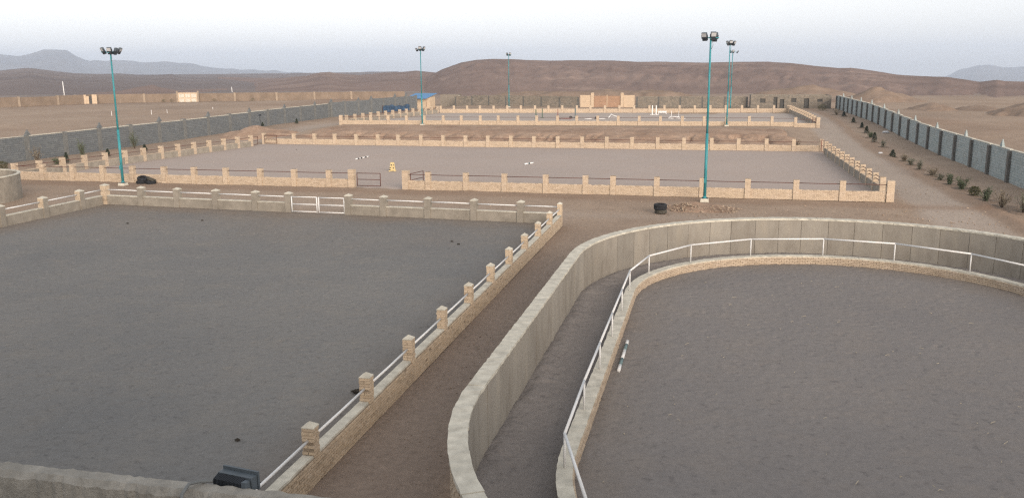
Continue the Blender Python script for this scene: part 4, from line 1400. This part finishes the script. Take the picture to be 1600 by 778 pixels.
mast(2.75, 153.6, TER, 10.0, 'distant teal floodlight mast behind the upper arena, seen beside the nearer one',
     [(-.4, 0, -.05, -1.0, .3, 1.0), (.1, -.1, -.05, .2, .3, 1.0), (.85, 0, -.15, 1.6, .5, 1.0)], 1.3)

# ---------------------------------------------------------------- tyres
def tyre_mesh(R, w, mat):
    mb = MB()
    ri = R * .56
    prof = [(ri, w * .12), (ri + .02, 0), (R * .80, 0), (R * .95, w * .07), (R, w * .2)]
    for k in range(5):
        a = .2 + .6 * (k + .25) / 5
        prof += [(R, w * (a)), (R - .018, w * (a + .015)), (R - .018, w * (a + .05)), (R, w * (a + .065))]
    prof += [(R, w * .8), (R * .95, w * .93), (R * .8, w), (ri + .02, w), (ri, w * .88), (ri + .03, w * .8), (R * .9, w * .7), (R * .9, w * .3), (ri + .03, w * .2)]
    mb.lathe(prof, 36, closed=True)
    return mb.mesh('tyre', mat, True)

def tyre(loc, rot, R, w, mat, label, group=None):
    o = bpy.data.objects.new('tyre', tyre_mesh(R, w, M[mat]))
    COL.objects.link(o)
    o.location = loc
    o.rotation_euler = rot
    tag(o, label, 'tyre', group)

tyre((-2.8, 51.85, .0), (0, 0, .3), .36, .22, 'rubber_dusty', 'lower dusty tyre of the two-tyre stack by the rubble heap')
tyre((-2.83, 51.82, .225), (.02, -.02, 1.2), .39, .34, 'rubber', 'upper wider black tyre of the two-tyre stack by the rubble heap')
tyre((-42.1, 58.35, 0), (0, 0, .3), .38, .24, 'rubber', 'black tyre lying at lower left of the heap against the arena wall')
tyre((-42.05, 58.42, .25), (.35, -.15, 1.0), .37, .26, 'rubber', 'black tyre tilted on top at left of the heap against the arena wall')
tyre((-41.25, 58.3, 0), (0, .05, .9), .37, .24, 'rubber', 'black tyre lying at lower right of the heap against the arena wall')
tyre((-41.35, 58.4, .24), (.45, .2, 2.0), .35, .24, 'rubber_dusty', 'dusty grey tyre tilted on top at right of the heap against the arena wall')

# ---------------------------------------------------------------- heaps of earth and rubble
def heap(name, x, y, rx, ry, h, mat, seed, rough=.25, label=None, res=46, kind='structure'):
    u = np.linspace(-1.15, 1.15, res)
    U, V_ = np.meshgrid(u, u, indexing='ij')
    X, Y = x + U * rx, y + V_ * ry
    r = np.hypot(U, V_) * (1 + .25 * fbm(U * 3 + seed, V_ * 3, 1.0, 300 + seed, 3))
    Z = zt(X, Y) + h * np.clip(1 - r, 0, 1) ** .9 * (1 + rough * fbm(X, Y, max(rx, ry) * .5, 310 + seed, 5)) - .08 + fbm(X, Y, .5, 330 + seed, 3) * .04 * np.clip(1.1 - r, 0, 1)
    Z = np.where(r > 1.05, Z - .3, Z)
    return gridmesh(name, X, Y, Z, M[mat], kind=kind)

def chunks(mb, x, y, rx, ry, h, n, s0, s1, seed, zf=None):
    g = random.Random(seed)
    for _ in range(n):
        a, r = g.uniform(0, 2 * math.pi), math.sqrt(g.random())
        px, py = x + rx * r * math.cos(a), y + ry * r * math.sin(a)
        z = ztf(px, py) + h * (1 - r) ** .9
        w, d, t = g.uniform(s0, s1), g.uniform(s0, s1) * .6, g.uniform(s0, s1) * .45
        rot = Matrix.Rotation(g.uniform(0, 6.28), 3, 'Z') @ Matrix.Rotation(g.uniform(-.7, .7), 3, 'X') @ Matrix.Rotation(g.uniform(-.5, .5), 3, 'Y')
        P = [(-w, -d, -t), (w, -d, -t), (w, d, -t), (-w, d, -t), (-w, -d, t), (w, -d, t), (w, d, t), (-w, d, t)]
        P = [Vector((px, py, z)) + rot @ Vector([c * g.uniform(.75, 1.15) for c in p]) for p in P]
        mb.quadbox(P)

o = heap('rubble_heap', -.75, 54.3, 2.6, 2.0, .42, 'bank', 1, .5, res=60, kind='stuff')
tag(o, 'low heap of earth and broken brick at the foot of the tall mast', 'rubble heap', kind='stuff')
mb = MB()
chunks(mb, -1.4, 53.7, 1.6, 1.1, .38, 150, .035, .09, 41)
chunks(mb, .6, 53.9, 1.5, 1.0, .25, 60, .03, .07, 42)
chunks(mb, -.4, 53.2, 2.1, .9, .15, 60, .03, .07, 43)
q = mb.build('broken_brick', M['rubble'], o); tag(q, kind='stuff')
mb = MB()
chunks(mb, -29.5, 94.6, 2.2, .9, .25, 160, .07, .16, 44); chunks(mb, -25.6, 94.4, 3.2, .8, .2, 190, .07, .16, 45)
q = mb.build('stone_rubble', M['rubble_pale']); tag(q, 'pale stone rubble strewn behind the far wall of the middle arena', 'rubble', kind='stuff')
mb = MB()
chunks(mb, -42.5, 94.3, 3.2, .8, .15, 130, .05, .13, 46); chunks(mb, -38, 101, 12, 4, .3, 240, .03, .09, 47); chunks(mb, -8, 101, 16, 4, .2, 280, .03, .09, 48)
q = mb.build('bank_stones', M['rubble']); tag(q, 'scattered stones on the earth bank between the two arenas', 'stones', kind='stuff')
mb = MB()
chunks(mb, -10, 53, 30, 4.5, .0, 420, .015, .05, 51); chunks(mb, -6.3, 26, .9, 16, 0, 420, .008, .028, 52); chunks(mb, 14, 70, 6, 26, 0, 300, .02, .06, 53)
chunks(mb, -8.4, 28, 24, 18, 0, 10, .01, .02, 54)
q = mb.build('pebbles', M['rubble']); tag(q, 'small stones scattered over the bare dirt tracks', 'stones', kind='stuff')

heap('dirt_mound', -56.8, 103.0, 4.6, 6.0, 1.35, 'bank', 2, .35)
heap('dirt_mound', 34, 203, 10, 8, 2.6, 'spoil', 3, .5)
heap('dirt_mound', 37.0, 166, 4.2, 5, 1.6, 'spoil', 4, .5)
heap('dirt_mound', 44.6, 166, 5, 5, 1.0, 'spoil', 5, .5)
heap('dirt_mound', 49.5, 152, 7, 7, 2.4, 'spoil', 6, .5, res=60)
heap('dirt_mound', 57, 164, 12, 6, 1.3, 'spoil', 7, .5, res=60)
heap('dirt_mound', 22, 232, 14, 9, 3.4, 'spoil', 8, .5)

def spoil_ridge():
    xs, ys = np.arange(-56, 10, .5), np.arange(176, 204, .5)
    X, Y = np.meshgrid(xs, ys, indexing='ij')
    w = sstep(-54, -44, X) * (1 - sstep(-14, 8, X) * .75)
    prof = sstep(177, 187, Y) * (1 - sstep(194, 203, Y))
    Z = TER - .5 + prof * w * (2.9 + .8 * fbm(X, Y, 7, 401, 4)) + fbm(X, Y, 1.6, 411, 4) * .35 * prof
    Z = np.where((X < -55.2) | (X > 9.2) | (Y < 176.6) | (Y > 203), -2, Z)
    gridmesh('spoil_ridge', X, Y, Z, M['spoil'])
spoil_ridge()

# ---------------------------------------------------------------- jumps on the upper arena
def jump_stand(x, y, h, mat, label, foot=.5, w=.045):
    root = empty('jump_stand', (x, y, TER + .03), 0, label, 'jump stand')
    mb = MB(); mb.box(-w, w, -w, w, .08, h); mb.build('upright', M[mat], root)
    mb = MB(); mb.box(-foot / 2, foot / 2, -.06, .06, 0, .08); mb.build('foot', M[mat], root)
    mb = MB(); mb.box(-.05, .05, -foot / 2, -.062, 0, .07); mb.build('foot', M[mat], root)
    mb = MB(); mb.box(-.05, .05, .062, foot / 2, 0, .07); mb.build('foot', M[mat], root)
    return root
jump_stand(-26.0, 130.8, 1.4, 'green_paint', 'dark green jump stand, leftmost upright on the upper arena', w=.06)
jump_stand(-25.5, 133.2, 1.4, 'green_paint', 'dark green jump stand just right of the leftmost upright on the upper arena', w=.05)
jump_stand(-22.7, 131.0, 1.45, 'red_paint', 'dark red jump stand between the green and blue uprights on the upper arena')
jump_stand(-20.5, 133.8, 1.5, 'slate_paint', 'slate blue jump stand with dark base on the upper arena', w=.08, foot=.8)
jump_stand(-9.55, 143.9, 1.5, 'white', 'tall white jump stand, left of the white pair on the upper arena', w=.08, foot=.7)
jump_stand(-8.95, 144.1, 1.5, 'white', 'tall white jump stand, right of the white pair on the upper arena', w=.08, foot=.7)
jump_stand(-6.05, 133.8, 1.15, 'white', 'thin white jump stand, left of the low white jump', w=.03, foot=.6)
jump_stand(-5.0, 133.9, 1.1, 'white', 'thin white jump stand, right of the low white jump', w=.025, foot=.6)
def board(x0, x1, y, z0, z1, label):
    root = empty('jump_board', (x0, y, TER), 0, label, 'jump board')
    n = 3
    for i in range(n):
        a = z0 + (z1 - z0) * i / n
        mb = MB(); mb.box(0, x1 - x0, -.03, .03, a + .004, a + (z1 - z0) / n - .008); mb.build('plank', M['white'], root)
    for x in (.06, x1 - x0 - .06):
        mb = MB(); mb.box(x - .04, x + .04, .032, .1, .02, z1); mb.build('leg', M['white'], root)
board(-8.75, -7.4, 146, .25, .55, 'white planked jump board right of the tall white stands')
def pole(p0, p1, z0, z1, mat, label, r=.05):
    o = empty('jump_pole', (p0[0], p0[1], TER + .03), 0, label, 'jump pole')
    mb = MB(); d = (p1[0] - p0[0], p1[1] - p0[1])
    L = math.hypot(*d)
    mb.tube([(0, 0, z0), (d[0], d[1], z1)], r, 10); mb.build('shaft', M[mat], o, True)
    for t in (.02, .98):
        m2 = MB(); c = (d[0] * t, d[1] * t, z0 + (z1 - z0) * t); e = (d[0] / L * .03, d[1] / L * .03, 0)
        m2.tube([(c[0] - e[0], c[1] - e[1], c[2]), (c[0] + e[0], c[1] + e[1], c[2])], r * 1.08, 10); m2.build('end_cap', M[mat], o, True)
pole((-18.6, 130.8), (-17.6, 131.0), .05, .07, 'white', 'white pole lying left of the collapsed white jump')
pole((-16.9, 131.4), (-15.7, 131.8), .06, .06, 'white', 'white pole lying beside a dark block on the upper arena')
pole((-15.4, 133.2), (-15.0, 134.2), .05, .62, 'white', 'white pole leaning up in the collapsed white jump')
pole((-15.2, 134.4), (-14.0, 134.7), .55, .12, 'white', 'white pole sloping down to the right in the collapsed jump')
pole((-15.5, 133.4), (-14.1, 133.7), .12, .1, 'white', 'white pole at the foot of the collapsed white jump')
pole((-6.3, 133.5), (-4.8, 133.7), .32, .22, 'white', 'white pole across the low white jump')
pole((-6.5, 133.2), (-6.1, 133.6), .06, .3, 'white', 'short white pole propped at the left foot of the low white jump')
pole((-4.6, 133.2), (-4.0, 133.3), .06, .06, 'white', 'short white pole lying right of the low white jump')
pole((-22.6, 131.2), (-20.7, 131.4), .06, .06, 'red_paint', 'dark red pole lying between the red and blue uprights')
def dark_block(x, y, label):
    root = empty('jump_filler', (x, y, TER + .03), .3, label, 'jump filler')
    mb = MB(); mb.box(-.25, .25, -.15, .15, 0, .28, taper=.04); mb.build('body', M['black_paint'], root)
    mb = MB(); mb.box(-.12, .12, -.08, .08, .283, .36, taper=.02); mb.build('handle', M['black_paint'], root)
dark_block(-21.0, 132.6, 'dark jump filler block at the foot of the slate blue stand')
dark_block(-17.0, 131.6, 'dark jump filler block between the two lying white poles')

# ---------------------------------------------------------------- shrubs
def shrub(name, x, y, h, w, kind, label, group, seed, n=420, basin=False):
    g = random.Random(seed)
    z = ztf(x, y)
    root = empty(name, (x, y, z), g.uniform(0, 6), label, 'shrub', group)
    st = MB()
    lf = MB()
    leaf = {'cone': 'leaf_dark', 'feather': 'leaf_grey', 'bush': 'leaf_green', 'dry': 'leaf_dry', 'olive': 'leaf_olive'}[kind]
    def leafq(p, s, up=.3):
        d = Vector((g.gauss(0, 1), g.gauss(0, 1), g.gauss(up, .7))).normalized()
        e = d.cross(Vector((g.gauss(0, 1), g.gauss(0, 1), g.gauss(0, 1)))).normalized()
        k = len(lf.v)
        p = Vector(p)
        lf.v += [tuple(p), tuple(p + d * s * .5 + e * s * .22), tuple(p + d * s), tuple(p + d * s * .5 - e * s * .22)]
        lf.f.append((k, k + 1, k + 2, k + 3))
    if kind in ('cone', 'olive'):
        st.tube([(0, 0, -.1), (0, 0, h * .85)], .02 + h * .01, 6, .008)
        for i in range(n * 2):
            t = g.random() ** .8
            rr = w / 2 * ((1 - t) ** .7 if kind == 'cone' else math.sqrt(max(0, 1 - (2 * t - 1) ** 2))) * (.55 + .5 * g.random())
            a = g.uniform(0, 6.28)
            bulge = 1 + .3 * math.sin(3 * a + 7 * t)
            leafq((rr * bulge * math.cos(a), rr * bulge * math.sin(a), h * (.06 + .9 * t)), g.uniform(.06, .13), .5)
    else:
        nb = 14 if kind != 'dry' else 16
        for b in range(nb):
            a = g.uniform(0, 6.28)
            lean = g.uniform(.15, 1) * w / 2
            pts = []
            top = h * g.uniform(.55, 1)
            for k in range(5):
                t = k / 4
                pts.append((lean * t ** 1.3 * math.cos(a) + g.uniform(-.02, .02), lean * t ** 1.3 * math.sin(a) + g.uniform(-.02, .02), -.05 + top * t))
            st.tube(pts, .012 + .006 * h, 5, .004)
            for i in range(n // nb * (2 if kind == 'bush' else 1)):
                t = g.uniform(.2, 1)
                q0 = pts[min(3, int(t * 4))]; q1 = pts[min(4, int(t * 4) + 1)]; f = t * 4 - int(t * 4)
                p = [q0[c] + (q1[c] - q0[c]) * f + g.gauss(0, .05 * w + .015) for c in range(3)]
                leafq(p, g.uniform(.06, .14), .7)
    st.build('stem', M['bark'], root, True)
    lf.build('foliage', M[leaf], root)
    if basin:
        u = MB(); R = max(.45, w * .62)                    # watering basin dug round the stem
        u.lathe([(.02, .02), (R * .6, .015), (R * .85, .085), (R, .09), (R * 1.25, -.03)], 20)
        u.build('soil_basin', M['basin'], root, True)
    return root

SH = [(18.5, 119.5, .75, .5, 'cone', 'dark young conifer, fourth from the far end of the roadside planting'),
      (18.0, 112.6, .9, .6, 'cone', 'dark upright young conifer just before the pair beside the road bend'),
      (17.7, 107.4, .75, .9, 'bush', 'rounded green shrub between two dark young conifers by the road'),
      (17.2, 102.2, 1.15, .7, 'cone', 'tallest dark young conifer in the roadside planting'),
      (17.3, 97.5, .9, .8, 'feather', 'pale thin shrub just nearer than the tallest dark conifer'),
      (16.4, 87.4, .75, .65, 'cone', 'small very dark conifer halfway along the roadside planting'),
      (16.8, 84.1, .7, .8, 'dry', 'dry brownish shrub just nearer than the small very dark conifer'),
      (16.7, 81.0, .8, .8, 'feather', 'thin grey shrub, second of the faint ones halfway along the road'),
      (16.7, 77.5, .95, .7, 'feather', 'taller thin grey shrub among the faint ones halfway along the road'),
      (16.8, 73.6, .7, 1.0, 'dry', 'wide dry brown shrub in a dark basin by the road'),
      (16.7, 70.6, .75, .8, 'feather', 'grey-green shrub just beyond the two leafy green ones'),
      (16.7, 68.0, .85, .75, 'bush', 'leafy green shrub left of the widest one by the road'),
      (17.0, 65.7, 1.0, 1.25, 'bush', 'widest leafy green shrub in the roadside planting'),
      (16.9, 62.4, .65, .7, 'olive', 'small dark shrub nearer than the widest green one'),
      (17.0, 60.2, .95, 1.0, 'bush', 'spiky green shrub third from the right picture edge'),
      (17.2, 57.6, 1.15, 1.3, 'dry', 'sparse brown feathery shrub second from the right'),
      (17.8, 55.8, 1.45, 1.1, 'feather', 'tall sparse grey-green shrub near the right picture edge'),
      (18.55, 54.9, .8, .9, 'olive', 'dense olive shrub cut by the right picture edge'),
      (18.6, 127.5, .8, .6, 'cone', 'dark conifer shrub, third from the far end of the planting'),
      (19.3, 142.0, .8, .7, 'cone', 'dark conifer shrub, second from the far end of the planting'),
      (18.8, 146.5, 1.0, 1.3, 'dry', 'brown bush near the far end of the roadside planting'),
      (18.2, 160.0, 1.1, 1.6, 'olive', 'dark spreading bush at the far end of the road')]
for i, (x, y, h, w, k, lab) in enumerate(SH):
    shrub('shrub', x, y, h, w, k, lab, 'shrubs along the right road', 500 + i, basin=True)
SL = [(-59.7, 64.0, .8, .95, 'olive', 'round dark shrub between the round wall and the left arena corner'),
      (-61.0, 69.6, 1.9, 1.6, 'dry', 'tall sparse sapling against the stone wall at far left'),
      (-58.9, 69.6, .55, .9, 'bush', 'low green shrub beside the dark conifer at the left wall'),
      (-58.5, 70.4, 1.0, .55, 'cone', 'dark conifer behind the left brick wall'),
      (-60.8, 75.5, 1.9, 1.2, 'bush', 'leafy sapling against the left stone wall, left of the mast'),
      (-58.8, 76.6, .75, .5, 'cone', 'small dark shrub by the left brick wall, left of the mast'),
      (-61.8, 85.0, 2.0, 1.6, 'bush', 'leafy sapling seen behind the left mast'),
      (-58.0, 81.4, .8, .6, 'cone', 'small dark shrub right of the left mast'),
      (-61.2, 112.5, 1.0, .55, 'cone', 'dark conifer beside the dirt mound at the left wall'),
      (-61.0, 122.5, .8, .6, 'cone', 'small dark shrub right of the dirt mound')]
for i, (x, y, h, w, k, lab) in enumerate(SL):
    shrub('shrub', x, y, h, w, k, lab, 'shrubs along the left wall', 560 + i)
for i, (x, y) in enumerate([(-135.5, 199.5), (-133.6, 200.2), (-124.0, 204.0), (-115.0, 207.0)]):
    shrub('shrub', x, y, .8, 1.1, 'olive', ['small dark bush at the foot of the tan wall, left of the pale metal gate', 'small dark bush nearest the pale metal gate on its left', 'small dark bush right of the pale metal gate', 'small dark bush at the foot of the tan wall, farthest right'][i], 'bushes at the tan wall', 600 + i, 120)
shrub('shrub', 8.6, 95.0, 1.3, .9, 'dry', 'dry thorny bush behind the back right corner of the middle arena', None, 610, 200)

# lamp on a short bent post by the left stone wall
def bent_post():
    root = empty('bent_post', (-60.6, 111.0, ztf(-60.6, 111)), 0, 'thin bent dark post with drooping top beside the left stone wall', 'post')
    mb = MB(); mb.tube([(0, 0, -.1), (0, 0, .9), (-.15, 0, 1.5), (-.1, 0, 2.1)], .035, 8); mb.build('shaft', M['dark'], root, True)
    mb = MB(); mb.box(-.3, .12, -.1, .1, 1.95, 2.15, taper=.04); mb.build('head', M['dark'], root)
bent_post()

# pale poles out on the plain, marker stakes
def utility_pole(x, y, h, label):
    root = empty('utility_pole', (x, y, ztf(x, y) - .3), 0, label, 'pole')
    mb = MB(); mb.tube([(0, 0, 0), (-.15, 0, h)], .18, 8, .11); mb.build('shaft', M['white'], root, True)
    mb = MB(); mb.tube([(-.15, 0, h), (-.15, 0, h + .12)], .12, 8, .05); mb.build('cap', M['white'], root, True)
utility_pole(-210.0, 255.0, 4.9, 'pale pole standing on the plain beyond the tan wall at far left')
utility_pole(-205.0, 352.0, 2.6, 'short pale post on the plain beyond the tan wall, right of the metal gate')
for (x, y), lab in zip([(-107.2, 141.8), (-102.4, 146.7), (-97.1, 159.0), (-100.7, 149.1)], ['white stake in the open field, nearest the left mast', 'white stake in the open field, second from the left mast', 'white stake in the open field, farthest right of the four', 'white stake in the open field, third from the left mast']):
    root = empty('marker_stake', (x, y, ztf(x, y) - .15), 0, lab, 'stake')
    mb = MB(); mb.box(-.035, .035, -.035, .035, 0, .85, taper=.005); mb.build('shaft', M['white'], root)
    mb = MB(); mb.box(-.045, .045, -.045, .045, .852, .9); mb.build('cap', M['white'], root)

# litter, droppings, straw
def blob(name, x, y, z, r, mat, label, cat, seed, sq=.6):
    g = random.Random(seed)
    mb = MB()
    n, m = 10, 6
    k = 0
    for i in range(m + 1):
        t = math.pi * i / m
        for j in range(n):
            a = 2 * math.pi * j / n
            rr = r * (1 + g.uniform(-.3, .3))
            mb.v.append((x + rr * math.sin(t) * math.cos(a) * 1.4, y + rr * math.sin(t) * math.sin(a), z + r * sq + rr * sq * math.cos(t)))
    for i in range(m):
        for j in range(n):
            a, b = i * n + j, i * n + (j + 1) % n
            mb.f.append((a, a + n, b + n, b))
    tag(mb.build(name, M[mat], None, False), label, cat)
blob('plastic_bag', 20.3, 113.4, ztf(20.3, 113.4) - .03, .32, 'bag', 'white plastic sack lying at the foot of the right block wall', 'bag', 1, .45)
blob('plastic_bag', 15.9, 90.5, .05, .16, 'bag', 'small white plastic scrap at the edge of the roadside planting', 'bag', 2)
blob('dung', -8.95, 20.6, .05, .10, 'dung', 'black clod of dung beside the second brick pier of the paddock wall', 'dung', 3, .5)
for i, (x, y, lab) in enumerate([(-8.9, 15.3, 'dark dung clod nearest the floodlight on the paddock sand'), (-28.2, 44.2, 'dark dung clod near the back left of the paddock, right of the corner'), (-31.8, 42.5, 'dark dung clod near the back left corner of the paddock'), (-12.4, 41.0, 'dark dung clod near the back right of the paddock'), (-11.9, 40.4, 'second dark dung clod near the back right of the paddock'), (-10.5, 17.2, 'dark dung clod on the near right paddock sand'), (-43.0, 86.0, 'dark clod on the middle arena sand at far left')]):
    blob('dung', x, y, .03, .055, 'dung', lab, 'dung', 20 + i, .5)
mb = MB()
g = random.Random(77)
for _ in range(90):
    x, y = g.uniform(-2, 9), g.uniform(15, 36)
    if math.hypot(x - CX, y - min(max(y, YA), YB)) > 7.2: continue
    a = g.uniform(0, 3.14); L = g.uniform(.06, .22) * (1 if g.random() < .3 else .5)
    mid = (x + math.cos(a) * L * .5 + g.uniform(-.03, .03), y + math.sin(a) * L * .5 + g.uniform(-.03, .03), .065)
    mb.tube([(x, y, .055), mid, (x + math.cos(a) * L, y + math.sin(a) * L, .055)], .006, 4)
tag(mb.build('straw_litter', M['straw']), 'wisps of straw scattered over the riding pen sand', 'straw', kind='stuff')

# ---------------------------------------------------------------- building the photograph is taken from
PY, PZ = 3.40, 6.60
def roof_building():
    root = empty('roof_building', (-14, -8, 0), 0, 'building with a cement parapet along its roof edge at lower left', 'building')
    def P(mb, name, mat):
        o = mb.build(name, mat); o.parent = root; o.matrix_parent_inverse = Matrix.Translation((14, 8, 0)); return o
    x0, x1 = -32, 28
    mb = MB(); mb.box(x0, x1, -18, PY - .02, 0, PZ - .75); P(mb, 'body', M['plaster'])
    for a, b in ((x0, -8.01), (8.01, x1)):
        mb = MB(); mb.box(a, b, PY - .12, PY, PZ - .747, PZ - .005); P(mb, 'parapet', M['parapet'])
    mb = MB(); mb.box(-6, 6, -10, -3.5, PZ - .745, 10.2); P(mb, 'added_shade_block', M['plaster'])  # unseen block added to keep the sun off the parapet and near paddock
    # parapet: rough cement top, rendered inner face
    n = 560
    me = MB()
    for k in range(n + 1):
        x = -8 + 16.0 * k / n
        j = lambda a: rnd.uniform(-a, a)
        ring = [(PY + .0 + j(.003), PZ - .75), (PY + .004 + j(.006), PZ - .03 + j(.004)), (PY - .012 + j(.005), PZ + j(.004)), (PY - .075 + j(.005), PZ - .004 + j(.005)), (PY - .10 + j(.008), PZ - .03 + j(.008)), (PY - .12 + j(.004), PZ - .75)]
        kk = len(me.v)
        me.v += [(x, yy, zz) for yy, zz in ring]
        if k:
            for q in range(6):
                me.f.append((kk - 6 + q, kk + q, kk + (q + 1) % 6, kk - 6 + (q + 1) % 6))
    e = len(me.v) - 6
    me.f += [tuple(range(6)), tuple(e + q for q in range(6))[::-1]]
    o = P(me, 'parapet', M['parapet'])
M['parapet'] = matte('rough_cement', (.30, .285, .258), var=.25, scale=9, bscale=45, bstr=.8, bdist=.012)
roof_building()

def roof_floodlight():
    root = empty('roof_floodlight', (-2.13, PY + .025, PZ + .02), -.16, 'dark ribbed floodlight mounted on the parapet at the bottom of the picture', 'floodlight')
    w = .096
    mb = MB(); mb.box(-w, w, .012, .052, -.055, .012); mb.build('body', M['casing'], root)
    mb = MB(); mb.box(-w - .005, w + .005, .054, .066, -.062, .026); mb.build('front_frame', M['casing'], root)
    mb = MB(); mb.box(-w + .005, w - .005, .068, .072, -.055, .02); mb.build('lens', M['lens'], root)
    for i in range(20):
        x = -w + .002 + i * (2 * w - .042) / 19
        mb = MB()
        mb.quadbox([(x, -.03, -.055), (x + .0042, -.03, -.055), (x + .0042, .01, -.055), (x, .01, -.055), (x, -.026, -.004), (x + .0042, -.026, -.004), (x + .0042, .01, .010), (x, .01, .010)])
        mb.build('cooling_fin', M['dark'], root)
    mb = MB(); mb.box(w - .034, w - .002, -.028, .010, -.055, .004, taper=.004); mb.build('junction_box', M['casing'], root)
    mb = MB(); mb.tube([(-.05, .03, -.05), (-.05, .0, -.08), (-.05, -.06, -.06)], .008, 6); mb.build('bracket', M['dark'], root, True)
roof_floodlight()
mb = MB()
pts = [(-2.27, 3.20, 6.50), (-2.30, 3.27, 6.60), (-2.30, 3.33, 6.622), (-2.27, 3.37, 6.618), (-2.235, 3.42, 6.60), (-2.20, 3.45, 6.58)]
mb.tube(pts, .008, 8)
o = mb.build('cable', M['cable'], None, True)
tag(o, 'grey cable looped over the parapet left of the roof floodlight', 'cable')

# ---------------------------------------------------------------- haze
def haze():
    m = bpy.data.materials.new('haze_air')
    m.use_nodes = True
    n, l = m.node_tree.nodes, m.node_tree.links
    n.clear()
    out = n.new('ShaderNodeOutputMaterial')
    v = n.new('ShaderNodeVolumePrincipled')
    v.inputs['Color'].default_value = (.67, .785, .965, 1)
    v.inputs['Density'].default_value = 1.55e-4
    v.inputs['Anisotropy'].default_value = 0.0
    l.new(v.outputs[0], out.inputs['Volume'])
    mb = MB(); mb.box(-9300, 9300, -9300, 9300, -260, 190)
    o = mb.build('haze', m)
    tag(o, kind='stuff')
haze()
